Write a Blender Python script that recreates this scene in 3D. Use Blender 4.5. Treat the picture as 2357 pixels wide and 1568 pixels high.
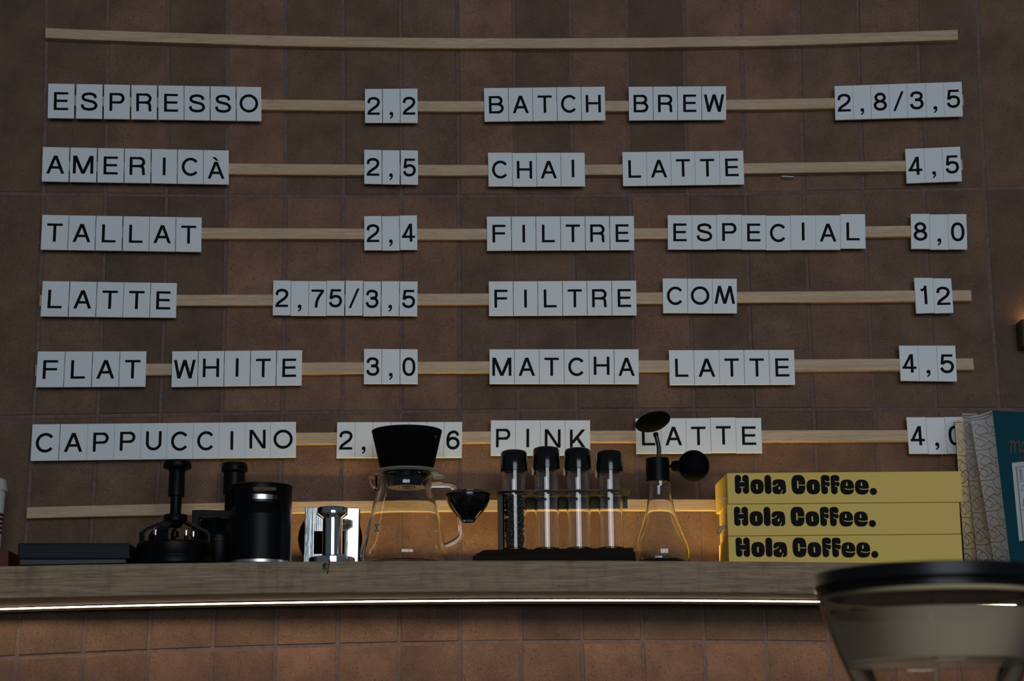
import bpy, math, random
from math import sin, cos, pi, radians
from mathutils import Vector, Matrix
random.seed(7)
for o in list(bpy.data.objects):
    bpy.data.objects.remove(o)
SC = bpy.context.scene
COL = SC.collection

# ------------------------------------------------------------------ camera
W, H, F = 2357, 1568, 4400.0            # frame and focal length in pixels
PITCH, ROLL, YAW = 0.2280, -0.0110, 0.0176
D = 2.70                                # distance of the tiled wall (plane y = 0)
EYE = Vector((0, -D, 1.467))
cp, sp, cr, sr, cy_, sy_ = cos(PITCH), sin(PITCH), cos(ROLL), sin(ROLL), cos(YAW), sin(YAW)

def cam_dir(x, y, z=1.0):
    """camera axes (right, up, forward) -> world"""
    x, y = cr * x - sr * y, sr * x + cr * y
    Y, Z = z * cp - y * sp, z * sp + y * cp
    return Vector((cy_ * x + sy_ * Y, -sy_ * x + cy_ * Y, Z))

cam = bpy.data.cameras.new('camera')
cam.sensor_width = 36.0
cam.lens = F / W * 36.0
cam.clip_start = 0.05
cam.dof.use_dof = True
cam.dof.focus_distance = 2.75
cam.dof.aperture_fstop = 7.0
camo = bpy.data.objects.new('camera', cam)
COL.objects.link(camo)
r_, u_, f_ = cam_dir(1, 0, 0), cam_dir(0, 1, 0), cam_dir(0, 0, 1)
camo.matrix_world = Matrix(((r_.x, u_.x, -f_.x, EYE.x), (r_.y, u_.y, -f_.y, EYE.y),
                            (r_.z, u_.z, -f_.z, EYE.z), (0, 0, 0, 1)))
SC.camera = camo

# ------------------------------------------------------------------ world, lights, exposure
SC.view_settings.view_transform = 'Standard'
SC.view_settings.look = 'None'
SC.view_settings.gamma = 1.0
SC.view_settings.exposure = 0.0
wd = bpy.data.worlds.new('world')
SC.world = wd
wd.use_nodes = True
wd.node_tree.nodes['Background'].inputs[0].default_value = (0.55, 0.66, 0.80, 1)
wd.node_tree.nodes['Background'].inputs[1].default_value = 0.085

def area(name, loc, target, sx, sy, power, color):
    l = bpy.data.lights.new(name, 'AREA')
    l.shape = 'RECTANGLE'
    l.size, l.size_y, l.energy, l.color = sx, sy, power, color
    o = bpy.data.objects.new(name, l)
    COL.objects.link(o)
    o.location = loc
    o.rotation_euler = (Vector(target) - Vector(loc)).to_track_quat('-Z', 'Y').to_euler()
    return o
# daylight through the shop front behind the photographer
area('window_daylight', (-0.34, -6.3, 2.55), (-0.2, 0, 1.9), 0.58, 2.3, 22, (0.86, 0.93, 1.0))
area('window_daylight', (0.70, -6.3, 2.55), (0.1, 0, 1.9), 1.30, 2.3, 42, (0.86, 0.93, 1.0))
area('window_daylight', (2.05, -6.2, 2.55), (0.2, 0, 1.9), 1.10, 2.3, 34, (0.86, 0.93, 1.0))

# ------------------------------------------------------------------ pixel helpers (surveying points on real planes)
def ray(px, py):
    return cam_dir((px - W / 2) / F, -(py - H / 2) / F)
def at(px, py, Y):
    """point of the vertical plane y = Y seen at that pixel"""
    d = ray(px, py)
    return EYE + d * ((Y - EYE.y) / d.y)
def on_level(px, py, Z):
    d = ray(px, py)
    return EYE + d * ((Z - EYE.z) / d.z)
def mm(px_len, px, py, Y):
    return (at(px + px_len / 2, py, Y) - at(px - px_len / 2, py, Y)).length

def interp(pts, x):
    if x <= pts[0][0]:
        a, b = pts[0], pts[1]
    elif x >= pts[-1][0]:
        a, b = pts[-2], pts[-1]
    else:
        for a, b in zip(pts, pts[1:]):
            if a[0] <= x <= b[0]:
                break
    t = (x - a[0]) / (b[0] - a[0])
    return a[1] + (b[1] - a[1]) * t
def quadfit(pts):
    """least-squares parabola through surveyed edge points"""
    import numpy as np
    xs = np.array([p[0] for p in pts]) / 1000.0
    ys = np.array([p[1] for p in pts])
    c = np.polyfit(xs, ys, 2)
    return lambda x: float(np.polyval(c, x / 1000.0))

# ------------------------------------------------------------------ materials
def mat(name, color, rough=0.5, metal=0.0, spec=0.5, **kw):
    m = bpy.data.materials.new(name)
    m.use_nodes = True
    b = m.node_tree.nodes['Principled BSDF']
    b.inputs['Base Color'].default_value = (*color, 1)
    b.inputs['Roughness'].default_value = rough
    b.inputs['Metallic'].default_value = metal
    b.inputs['Specular IOR Level'].default_value = spec
    for k, v in kw.items():
        b.inputs[k].default_value = v
    return m
def nodes(m):
    return m.node_tree.nodes, m.node_tree.links, m.node_tree.nodes['Principled BSDF']
def coords(m, scale, kind='Object'):
    n, l, b = nodes(m)
    tc = n.new('ShaderNodeTexCoord')
    mp = n.new('ShaderNodeMapping')
    mp.inputs['Scale'].default_value = scale
    l.new(tc.outputs[kind], mp.inputs['Vector'])
    return mp.outputs['Vector']
def noise(m, vec, scale, detail=6, rough=0.6):
    n, l, b = nodes(m)
    t = n.new('ShaderNodeTexNoise')
    t.inputs['Scale'].default_value = scale
    t.inputs['Detail'].default_value = detail
    t.inputs['Roughness'].default_value = rough
    l.new(vec, t.inputs['Vector'])
    return t.outputs['Fac']
def ramp(m, fac, stops):
    n, l, b = nodes(m)
    r = n.new('ShaderNodeValToRGB')
    e = r.color_ramp.elements
    while len(e) < len(stops):
        e.new(0.5)
    for el, (p, c) in zip(e, stops):
        el.position = p
        el.color = (*c, 1) if len(c) == 3 else c
    l.new(fac, r.inputs['Fac'])
    return r.outputs['Color']
def mix(m, a, b_, fac, mode='MIX'):
    n, l, b = nodes(m)
    x = n.new('ShaderNodeMix')
    x.data_type = 'RGBA'
    x.blend_type = mode
    for s, v in ((x.inputs[0], fac), (x.inputs[6], a), (x.inputs[7], b_)):
        if hasattr(v, 'links'):
            l.new(v, s)
        elif isinstance(v, (int, float)):
            s.default_value = v
        else:
            s.default_value = (*v, 1)
    return x.outputs[2]
def bump(m, h, strength, dist=0.001):
    n, l, b = nodes(m)
    x = n.new('ShaderNodeBump')
    x.inputs['Strength'].default_value = strength
    x.inputs['Distance'].default_value = dist
    l.new(h, x.inputs['Height'])
    l.new(x.outputs['Normal'], b.inputs['Normal'])
def base(m, c):
    n, l, b = nodes(m)
    l.new(c, b.inputs['Base Color'])

def terracotta():
    m = mat('terracotta tile', (0.1, 0.06, 0.04), 0.72, spec=0.3)
    n, l, b = nodes(m)
    v = coords(m, (1, 1, 1))
    at_ = n.new('ShaderNodeAttribute')
    at_.attribute_name = 'tone'
    c = ramp(m, at_.outputs['Fac'], [(0.0, (0.105, 0.069, 0.048)), (0.35, (0.170, 0.104, 0.070)), (0.65, (0.260, 0.142, 0.094)), (1.0, (0.34, 0.172, 0.112))])
    cloud = noise(m, v, 14, 8, 0.62)
    c = mix(m, c, ramp(m, cloud, [(0.3, (0.62, 0.60, 0.62)), (0.7, (1.25, 1.22, 1.15))]), 1.0, 'MULTIPLY')
    grain = noise(m, v, 420, 3, 0.7)
    c = mix(m, c, ramp(m, grain, [(0.3, (0.72, 0.72, 0.74)), (0.7, (1.2, 1.18, 1.16))]), 1.0, 'MULTIPLY')
    vo = n.new('ShaderNodeTexVoronoi')
    vo.inputs['Scale'].default_value = 250
    l.new(v, vo.inputs['Vector'])
    gate = noise(m, v, 60, 3, 0.6)
    pit = ramp(m, vo.outputs['Distance'], [(0.0, (1, 1, 1)), (0.14, (1, 1, 1)), (0.27, (0, 0, 0))])
    pg = ramp(m, gate, [(0.48, (0, 0, 0)), (0.60, (1, 1, 1))])
    pm = mix(m, pit, pg, 1.0, 'MULTIPLY')
    c = mix(m, c, (0.050, 0.034, 0.027), pm)
    vo2 = n.new('ShaderNodeTexVoronoi')
    vo2.inputs['Scale'].default_value = 95
    l.new(v, vo2.inputs['Vector'])
    fl = ramp(m, vo2.outputs['Distance'], [(0.0, (1, 1, 1)), (0.05, (0.8, 0.8, 0.8)), (0.09, (0, 0, 0))])
    fg = ramp(m, noise(m, v, 38, 2, 0.5), [(0.55, (0, 0, 0)), (0.62, (1, 1, 1))])
    c = mix(m, c, (0.30, 0.20, 0.15), mix(m, fl, fg, 1.0, 'MULTIPLY'))
    base(m, c)
    bump(m, cloud, 0.25, 0.002)
    return m
def grout():
    m = mat('grout', (0.12, 0.082, 0.075), 0.85, spec=0.2)
    v = coords(m, (1, 1, 1))
    base(m, ramp(m, noise(m, v, 120, 5), [(0.3, (0.142, 0.095, 0.083)), (0.7, (0.218, 0.145, 0.126))]))
    return m
def wood(name, dark, light, rough=0.5, grain=1.0, spec=0.35, cross=False):
    m = mat(name, light, rough, spec=spec)
    v = coords(m, (3 * grain, 40 * grain, 70 * grain))
    c = ramp(m, noise(m, v, 3.2, 8, 0.65), [(0.28, dark), (0.5, tuple((a + b_) / 2 for a, b_ in zip(dark, light))), (0.72, light)])
    v2 = coords(m, (14, 200, 320))
    c = mix(m, c, ramp(m, noise(m, v2, 4, 4, 0.6), [(0.32, (0.70, 0.68, 0.66)), (0.6, (1.08, 1.08, 1.08))]), 0.8, 'MULTIPLY')
    if cross:
        v3 = coords(m, (16, 40, 5))
        c = mix(m, c, ramp(m, noise(m, v3, 3, 5, 0.6), [(0.34, (0.66, 0.64, 0.64)), (0.46, (1.0, 1.0, 1.0)), (0.8, (1.12, 1.12, 1.12))]), 0.7, 'MULTIPLY')
    base(m, c)
    return m
def glass(name, tint=(1, 1, 1), rough=0.0):
    m = bpy.data.materials.new(name)
    m.use_nodes = True
    n, l = m.node_tree.nodes, m.node_tree.links
    n.clear()
    out = n.new('ShaderNodeOutputMaterial')
    g = n.new('ShaderNodeBsdfGlass')
    g.inputs['Color'].default_value = (*tint, 1)
    g.inputs['IOR'].default_value = 1.47
    g.inputs['Roughness'].default_value = rough
    l.new(g.outputs[0], out.inputs[0])
    return m
def film(name, color, alpha):
    """thin translucent residue"""
    m = bpy.data.materials.new(name)
    m.use_nodes = True
    n, l = m.node_tree.nodes, m.node_tree.links
    n.clear()
    out = n.new('ShaderNodeOutputMaterial')
    t = n.new('ShaderNodeBsdfTransparent')
    d = n.new('ShaderNodeBsdfDiffuse')
    d.inputs['Color'].default_value = (*color, 1)
    tr = n.new('ShaderNodeBsdfTranslucent')
    tr.inputs['Color'].default_value = (*color, 1)
    a = n.new('ShaderNodeMixShader')
    a.inputs[0].default_value = 0.45
    l.new(d.outputs[0], a.inputs[1]); l.new(tr.outputs[0], a.inputs[2])
    b = n.new('ShaderNodeMixShader')
    b.inputs[0].default_value = alpha
    l.new(t.outputs[0], b.inputs[1]); l.new(a.outputs[0], b.inputs[2])
    l.new(b.outputs[0], out.inputs[0])
    return m
def thin_plastic(name):
    """thin clear wall: straight-through light plus surface reflection"""
    m = bpy.data.materials.new(name)
    m.use_nodes = True
    n, l = m.node_tree.nodes, m.node_tree.links
    n.clear()
    out = n.new('ShaderNodeOutputMaterial')
    t = n.new('ShaderNodeBsdfTransparent')
    t.inputs['Color'].default_value = (0.95, 0.94, 0.91, 1)
    g = n.new('ShaderNodeBsdfGlossy')
    g.inputs['Roughness'].default_value = 0.05
    f = n.new('ShaderNodeFresnel')
    f.inputs['IOR'].default_value = 1.30
    x = n.new('ShaderNodeMixShader')
    l.new(f.outputs[0], x.inputs[0]); l.new(t.outputs[0], x.inputs[1]); l.new(g.outputs[0], x.inputs[2])
    l.new(x.outputs[0], out.inputs[0])
    return m
def emit(name, color, strength):
    m = mat(name, (0.8, 0.8, 0.8))
    n, l, b = nodes(m)
    b.inputs['Emission Color'].default_value = (*color, 1)
    b.inputs['Emission Strength'].default_value = strength
    return m
def brushed():
    m = mat('brushed steel', (0.62, 0.64, 0.66), 0.2, 1.0)
    v = coords(m, (900, 900, 12))
    h = noise(m, v, 1.0, 3, 0.6)
    n, l, b = nodes(m)
    l.new(ramp(m, h, [(0.3, (0.03, 0.03, 0.03)), (0.7, (0.12, 0.12, 0.12))]), b.inputs['Roughness'])
    bump(m, h, 0.10, 0.0002)
    return m
M_TILE, M_GROUT = terracotta(), grout()
M_RAIL = wood('pale ash wood', (0.45, 0.305, 0.180), (0.70, 0.515, 0.335), 0.45)
M_SHELF = wood('grey brown oak', (0.19, 0.130, 0.080), (0.50, 0.362, 0.232), 0.55, 1.6, spec=0.2, cross=True)
M_RACKWOOD = wood('dark stained walnut', (0.010, 0.006, 0.005), (0.024, 0.015, 0.011), 0.7, spec=0.08)
M_CARD = mat('white glossy tile', (0.78, 0.83, 0.87), 0.38)
M_INK = mat('black print', (0.006, 0.0065, 0.007), 0.55, spec=0.06)
M_LED = emit('lit light strip', (1.0, 0.80, 0.53), 18.0)
M_GLOW = emit('warm light strip', (1.0, 0.73, 0.27), 40.0)
M_ALU = mat('dark anodised profile', (0.010, 0.008, 0.005), 0.8, 0.0, 0.03)
M_BLACK = mat('matte black metal', (0.003, 0.0035, 0.004), 0.40, spec=0.13)
M_SOFT = mat('soft black rubber', (0.0035, 0.0035, 0.004), 0.7, spec=0.06)
M_GLOSS = mat('gloss black plastic', (0.006, 0.0065, 0.007), 0.14, spec=0.5)
M_SLATE = mat('black slate plastic', (0.012, 0.016, 0.018), 0.5, spec=0.2)
M_CHROME = mat('polished steel', (0.82, 0.83, 0.85), 0.09, 1.0)
M_BRUSH = brushed()
M_GLASS = glass('clear glass')
M_THIN = thin_plastic('thin clear plastic')
M_ACRYL = glass('clear plastic', (0.98, 0.98, 0.97), 0.02)
M_BRACKET = mat('bronze black metal', (0.030, 0.026, 0.014), 0.45, 0.5, 0.3)
M_YELLOW = mat('yellow card', (0.93, 0.65, 0.15), 0.55, spec=0.3)
M_YEDGE = mat('yellow card tuck flap', (0.60, 0.40, 0.07), 0.6, spec=0.3)
M_TEAL = mat('teal pouch film', (0.0, 0.060, 0.085), 0.42, spec=0.4)
M_WHITE = mat('white pouch film', (0.86, 0.90, 0.95), 0.32)
M_GOLD = mat('gold foil', (0.75, 0.55, 0.20), 0.3, 1.0)
M_COPPER = mat('copper foil', (0.33, 0.14, 0.06), 0.45, 0.4)
M_LABEL = mat('cream label paper', (0.62, 0.64, 0.62), 0.6)
M_GREYINK = mat('grey print', (0.10, 0.12, 0.12), 0.6)
M_PAPER = mat('white paper', (0.72, 0.72, 0.68), 0.6)
M_RED = mat('red card', (0.10, 0.005, 0.006), 0.6)
M_BEAN = mat('roasted coffee', (0.030, 0.018, 0.011), 0.4)
M_GRND = mat('ground coffee', (0.022, 0.014, 0.009), 0.9)
M_LEAF = mat('dark green leaf', (0.035, 0.055, 0.015), 0.6)
M_STEM = mat('brown stem', (0.05, 0.035, 0.02), 0.7)
M_PINKP = mat('pale pink paper', (0.55, 0.36, 0.30), 0.6)
M_FROST = film('frosted print', (0.80, 0.80, 0.78), 0.55)
M_COLLAR = film('clear collar plastic', (0.80, 0.78, 0.66), 0.5)
M_BROWNP = mat('brown print', (0.16, 0.10, 0.06), 0.7, spec=0.1)
M_FILM = film('coffee oil film', (0.90, 0.79, 0.60), 0.74)
M_HOPLID = mat('black lid plastic', (0.005, 0.006, 0.007), 0.34, spec=0.28)
M_LEDGE = wood('dark brown wood', (0.035, 0.026, 0.016), (0.085, 0.066, 0.042), 0.6, spec=0.1)
M_GASKET_GLINT = film('painted strip glint', (0.98, 0.86, 0.58), 0.95)  # pale gold colour stands in for the light strip's reflection on the lid plug
M_FLOOR = mat('dark floor', (0.05, 0.045, 0.04), 0.6)
M_COUNTER = mat('stone counter', (0.22, 0.21, 0.20), 0.5)

# ------------------------------------------------------------------ mesh builder
class MB:
    def __init__(s):
        s.v, s.f, s.m = [], [], []
    def add(s, vs, fs, mi=0):
        o = len(s.v)
        s.v += [Vector(p) for p in vs]
        s.f += [tuple(i + o for i in f) for f in fs]
        s.m += [mi] * len(fs)
        return s
    def box(s, lo, hi, mi=0):
        (a, b, c), (d, e, f) = lo, hi
        return s.hexa([(a, b, c), (d, b, c), (d, e, c), (a, e, c)], [(a, b, f), (d, b, f), (d, e, f), (a, e, f)], mi)
    def hexa(s, bot, top, mi=0):
        return s.add(list(bot) + list(top), [(3, 2, 1, 0), (4, 5, 6, 7), (0, 1, 5, 4), (1, 2, 6, 5), (2, 3, 7, 6), (3, 0, 4, 7)], mi)
    def lathe(s, c, prof, n=48, mi=0, axis=(0, 0, 1), closed=False, a0=0.0):
        """profile [(radius, height)] turned about axis through c"""
        ax = Vector(axis).normalized()
        q = Vector((0, 0, 1)).rotation_difference(ax)
        vs, fs = [], []
        for r, h in prof:
            for k in range(n):
                a = a0 + 2 * pi * k / n
                vs.append(Vector(c) + q @ Vector((r * cos(a), r * sin(a), h)))
        m = len(prof)
        for i in range(m if closed else m - 1):
            for k in range(n):
                j, k2 = (i + 1) % m, (k + 1) % n
                fs.append((i * n + k, i * n + k2, j * n + k2, j * n + k))
        if not closed:
            if prof[0][0] > 1e-6:
                fs.append(tuple(range(n - 1, -1, -1)))
            if prof[-1][0] > 1e-6:
                fs.append(tuple((m - 1) * n + k for k in range(n)))
        return s.add(vs, fs, mi)
    def tube(s, pts, r, n=12, mi=0, caps=True):
        pts = [Vector(p) for p in pts]
        rs = r if isinstance(r, (list, tuple)) else [r] * len(pts)
        vs, fs = [], []
        up = None
        for i, p in enumerate(pts):
            t = (pts[min(i + 1, len(pts) - 1)] - pts[max(i - 1, 0)]).normalized()
            if up is None:
                up = t.orthogonal().normalized()
            up = (up - t * up.dot(t)).normalized()
            b = t.cross(up)
            for k in range(n):
                a = 2 * pi * k / n
                vs.append(p + (up * cos(a) + b * sin(a)) * rs[i])
        for i in range(len(pts) - 1):
            for k in range(n):
                k2 = (k + 1) % n
                fs.append((i * n + k, i * n + k2, (i + 1) * n + k2, (i + 1) * n + k))
        if caps:
            fs.append(tuple(range(n - 1, -1, -1)))
            fs.append(tuple((len(pts) - 1) * n + k for k in range(n)))
        return s.add(vs, fs, mi)
    def prism(s, poly, y0, y1, mi=0):
        """polygon of (x, z) extruded from y0 (front) to y1"""
        n = len(poly)
        vs = [(x, y0, z) for x, z in poly] + [(x, y1, z) for x, z in poly]
        fs = [tuple(range(n)), tuple(range(2 * n - 1, n - 1, -1))]
        fs += [(i, n + i, n + (i + 1) % n, (i + 1) % n) for i in range(n)]
        return s.add(vs, fs, mi)
    def ball(s, c, r, n=32, m=20, mi=0, sc=(1, 1, 1)):
        vs, fs = [], []
        for i in range(m + 1):
            t = pi * i / m
            for k in range(n):
                a = 2 * pi * k / n
                vs.append(Vector(c) + Vector((r * sc[0] * sin(t) * cos(a), r * sc[1] * sin(t) * sin(a), r * sc[2] * cos(t))))
        for i in range(m):
            for k in range(n):
                fs.append((i * n + k, (i + 1) * n + k, (i + 1) * n + (k + 1) % n, i * n + (k + 1) % n))
        return s.add(vs, fs, mi)
ORG = {}
def obj(name, mb, mats, parent=None, loc=None, smooth=35, bevel=0.0, recalc=True):
    import bmesh
    org = ORG[parent] if parent is not None else (Vector(loc) if loc is not None else Vector((0, 0, 0)))
    me = bpy.data.meshes.new(name)
    me.from_pydata([tuple(p - org) for p in mb.v], [], mb.f)
    for m in (mats if isinstance(mats, (list, tuple)) else [mats]):
        me.materials.append(m)
    for p, mi in zip(me.polygons, mb.m):
        p.material_index = mi
    if recalc:
        bm = bmesh.new(); bm.from_mesh(me)
        bmesh.ops.remove_doubles(bm, verts=bm.verts, dist=1e-6)
        bmesh.ops.recalc_face_normals(bm, faces=bm.faces)
        bm.to_mesh(me); bm.free()
    if smooth:
        for p in me.polygons:
            p.use_smooth = True
        me.set_sharp_from_angle(angle=radians(smooth))
    o = bpy.data.objects.new(name, me)
    COL.objects.link(o)
    if parent is not None:
        o.parent = parent
    else:
        o.location = org
    ORG[o] = org
    if bevel:
        b = o.modifiers.new('bevel', 'BEVEL')
        b.width, b.segments, b.limit_method, b.angle_limit = bevel, 3, 'ANGLE', radians(40)
        b.harden_normals = False
    return o
def tag(o, label=None, cat=None, group=None, kind=None):
    for k, v in (('label', label), ('category', cat), ('group', group), ('kind', kind)):
        if v:
            o[k] = v
    return o
def thing(name, loc, label, cat, group=None):
    o = bpy.data.objects.new(name, None)
    o.empty_display_size = 0.02
    COL.objects.link(o)
    o.location = loc
    ORG[o] = Vector(loc)
    return tag(o, label, cat, group)

# ------------------------------------------------------------------ 2D shapes for print
def catmull(pts, n=8, closed=False):
    P = [Vector(p) for p in pts]
    out = []
    m = len(P)
    for i in range(m if closed else m - 1):
        p1, p2 = P[i], P[(i + 1) % m]
        p0 = P[i - 1] if (i > 0 or closed) else p1 * 2 - p2
        p3 = P[(i + 2) % m] if (i + 2 < m or closed) else p2 * 2 - p1
        for k in range(n):
            t = k / n
            out.append(0.5 * ((2 * p1) + (p2 - p0) * t + (2 * p0 - 5 * p1 + 4 * p2 - p3) * t * t + (3 * p1 - p0 - 3 * p2 + p3) * t ** 3))
    if not closed:
        out.append(P[-1])
    return out
def arc(cx, cz, rx, rz, a0, a1, n=24, e=2.0):
    o = []
    for k in range(n + 1):
        a = radians(a0 + (a1 - a0) * k / n)
        c, s = cos(a), sin(a)
        o.append(Vector((cx + rx * math.copysign(abs(c) ** (2 / e), c), cz + rz * math.copysign(abs(s) ** (2 / e), s))))
    return o
class Flat:
    """flat 2D shape: list of polygons"""
    def __init__(s):
        s.v, s.f, s.m, s.l, s.cur, s.hold = [], [], [], [], 0, False
    def poly(s, pts, mi=0):
        pts = list(pts)
        if sum(p[0] * q[1] - q[0] * p[1] for p, q in zip(pts, pts[1:] + pts[:1])) < 0:
            pts = pts[::-1]
        o = len(s.v)
        s.v += [(p[0], p[1]) for p in pts]
        s.f.append(tuple(range(o, o + len(pts)))); s.m.append(mi)
        s.l += [s.cur] * len(pts)
        if not s.hold: s.cur += 1
    def stroke(s, pts, w, closed=False, mi=0):
        P = [Vector((p[0], p[1])) for p in pts]
        n = len(P)
        L, R = [], []
        for i in range(n):
            a = P[i - 1] if (i > 0 or closed) else P[i]
            b = P[(i + 1) % n] if (i < n - 1 or closed) else P[i]
            t = (b - a)
            t = t.normalized() if t.length > 1e-9 else Vector((1, 0))
            nn = Vector((-t.y, t.x))
            L.append(P[i] + nn * w / 2); R.append(P[i] - nn * w / 2)
        s.hold = True
        for i in range(n if closed else n - 1):
            j = (i + 1) % n
            s.poly([L[i], R[i], R[j], L[j]], mi)
        s.hold = False
        s.cur += 1
    def bar(s, x0, x1, y0, y1, mi=0):
        s.poly([(x0, y0), (x1, y0), (x1, y1), (x0, y1)], mi)
    def para(s, b, y0, t, y1, mi=0):
        s.poly([(b[0], y0), (b[1], y0), (t[1], y1), (t[0], y1)], mi)
ST = 0.150
HS = ST / 2
def glyph(ch):
    g = Flat()
    V = lambda x: g.bar(x - HS, x + HS, 0, 1)
    HB = HS * .86
    Hb = lambda x0, x1, y: g.bar(x0, x1, y - HB, y + HB)
    top, bot = 1 - HB, HB
    if ch in 'EF':
        w = 0.37
        V(-w + HS); Hb(-w, w, top); Hb(-w, w - 0.03, 0.515)
        if ch == 'E': Hb(-w, w + 0.01, bot)
    elif ch == 'L':
        V(-0.36 + HS); Hb(-0.36, 0.36, bot)
    elif ch == 'I':
        V(0)
    elif ch == 'T':
        V(0); Hb(-0.4, 0.4, top)
    elif ch == 'H':
        V(-0.36); V(0.36); Hb(-0.36, 0.36, 0.52)
    elif ch == 'S':
        g.stroke(catmull([(.335, .70), (.26, .87), (0, .935), (-.26, .87), (-.325, .73), (-.24, .605), (0, .535), (.25, .46), (.36, .29), (.27, .125), (0, .063), (-.285, .135), (-.37, .33)]), ST)
    elif ch == 'P':
        V(-0.31); Hb(-0.31, 0.12, top); Hb(-0.31, 0.12, 0.475)
        g.stroke(arc(.11, (top + .475) / 2, .225, (top - .475) / 2, 90, -90), ST)
    elif ch == 'R':
        V(-0.34); Hb(-0.34, 0.1, top); Hb(-0.34, 0.1, 0.49)
        g.stroke(arc(.09, (top + .49) / 2, .24, (top - .49) / 2, 90, -90), ST)
        g.stroke(catmull([(.06, .49), (.22, .47), (.30, .35), (.31, .14), (.345, 0)]), ST)
    elif ch == 'B':
        V(-0.34); Hb(-0.34, 0.08, top); Hb(-0.34, 0.1, 0.53); Hb(-0.34, 0.1, bot)
        g.stroke(arc(.07, (top + .53) / 2, .22, (top - .53) / 2, 90, -90), ST)
        g.stroke(arc(.09, (bot + .53) / 2, .26, (.53 - bot) / 2, 90, -90), ST)
    elif ch in 'A\u00c0':
        k = 1.0 if ch == 'A' else 0.96
        g.para((-.46, -.30), 0, (-.09, .075), k); g.para((.30, .46), 0, (-.075, .09), k)
        g.bar(-.27, .27, .27 * k, .27 * k + ST * .92)
        if ch != 'A': g.para((.0, .13), 1.02, (-.22, -.03), 1.21)
    elif ch == 'M':
        V(-.45); V(.45); g.para((-.085, .085), 0, (-.52, -.33), 1); g.para((-.085, .085), 0, (.33, .52), 1)
    elif ch in 'Wm':
        q = [((-.375, -.215), (-.575, -.42)), ((-.375, -.215), (-.085, .085)), ((.215, .375), (-.085, .085)), ((.215, .375), (.42, .575))]
        for b, t in q:
            g.para(b, 0, t, 1) if ch == 'W' else g.para(t, 0, b, 1)
    elif ch == 'N':
        V(-.36); V(.36); g.para((.25, .43), 0, (-.43, -.25), 1)
    elif ch == 'K':
        V(-.35); g.para((-.42, -.22), .24, (.22, .42), 1); g.para((.24, .44), 0, (-.16, .02), .60)
    elif ch == 'U':
        g.bar(-.41, -.41 + ST, .38, 1); g.bar(.41 - ST, .41, .38, 1)
        g.stroke(arc(0, .38, .41 - HS, .38 - .06, 180, 360), ST)
    elif ch == 'C':
        g.stroke(arc(0.01, .5, .40, .44, 38, 322, 40), ST)
    elif ch == 'O':
        g.stroke(arc(0, .5, .44, .44, 0, 360, 48)[:-1], ST, True)
    elif ch == '0':
        g.stroke(arc(0, .5, .285, .44, 0, 360, 48, 2.3)[:-1], ST, True)
    elif ch == '1':
        V(.06); g.stroke(catmull([(-.19, .765), (-.05, .79), (.03, .86), (.05, .97)]), ST * .85)
    elif ch == '2':
        g.stroke(catmull([(-.285, .66), (-.22, .86), (0, .935), (.22, .87), (.285, .70), (.19, .51), (-.02, .35), (-.21, .20), (-.27, .07)]), ST); Hb(-.35, .355, bot)
    elif ch == '3':
        g.stroke(catmull([(-.285, .70), (-.2, .88), (0, .935), (.2, .87), (.25, .73), (.17, .575), (-.09, .53)]), ST)
        g.stroke(catmull([(-.09, .53), (.19, .50), (.29, .30), (.2, .125), (0, .063), (-.21, .13), (-.30, .31)]), ST)
    elif ch == '4':
        g.bar(.06, .06 + ST, 0, 1); Hb(-.37, .365, .27); g.para((-.37, -.21), .25, (.04, .19), 1)
    elif ch == '5':
        Hb(-.23, .31, top); g.para((-.335, -.195), .46, (-.265, -.125), 1)
        g.stroke(catmull([(-.25, .48), (-.12, .585), (.05, .61), (.23, .53), (.29, .335), (.2, .135), (0, .063), (-.2, .12), (-.30, .28)]), ST)
    elif ch == '6':
        g.stroke(catmull([(.27, .74), (.19, .88), (.02, .935), (-.19, .84), (-.28, .6), (-.285, .36)]), ST)
        g.stroke(arc(0, .33, .285, .268, 0, 360, 36)[:-1], ST, True)
    elif ch == '7':
        Hb(-.35, .345, top); g.stroke(catmull([(.29, .90), (.09, .62), (-.04, .32), (-.08, 0)]), ST)
    elif ch == '8':
        g.stroke(arc(0, .728, .235, .207, 0, 360, 32)[:-1], ST, True)
        g.stroke(arc(0, .292, .285, .229, 0, 360, 36)[:-1], ST, True)
    elif ch == ',':
        g.poly(arc(0, .06, .105, .105, 0, 360, 20)[:-1])
        g.stroke(catmull([(.055, .06), (.06, -.06), (-.01, -.15), (-.075, -.20)]), .075)
    elif ch == '/':
        g.para((-.30, -.165), -.05, (.165, .30), 1.04)
    return g

# ------------------------------------------------------------------ setting: tiled wall
K = 2.857e-8                 # slight bow of the courses, measured on the grout lines
A0, B0 = -0.2283, 0.0311     # first joint and joint spacing (in wall distances)
def photo_px(X, Z):
    d = Vector((X, D, Z - EYE.z))
    x, y = d.dot(r_) / d.dot(f_) * F, -d.dot(u_) / d.dot(f_) * F
    k = 1 + K * (x * x + y * y)
    return x * k + W / 2, y * k + H / 2
def bow(X, Z, Y):
    p = photo_px(X, Z)
    q = at(p[0], p[1], 0.0)
    return Vector((q.x, Y, q.z))
ROWZ = []                    # grout levels: fitted through joints seen at x = 1058
for py in (451.5, 946.6, 1480.0):
    u, v = 1058 - W / 2, py - H / 2
    ux, uy = u, v
    for _ in range(8):
        k = 1 + K * (ux * ux + uy * uy); ux, uy = u / k, v / k
    ROWZ.append(at(ux + W / 2, uy + H / 2, 0.0).z)
stepz = (ROWZ[0] - ROWZ[2]) / 2
ZL = [ROWZ[0] + stepz * 2, ROWZ[0] + stepz, ROWZ[0], ROWZ[1], ROWZ[2], ROWZ[2] - stepz]
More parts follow.
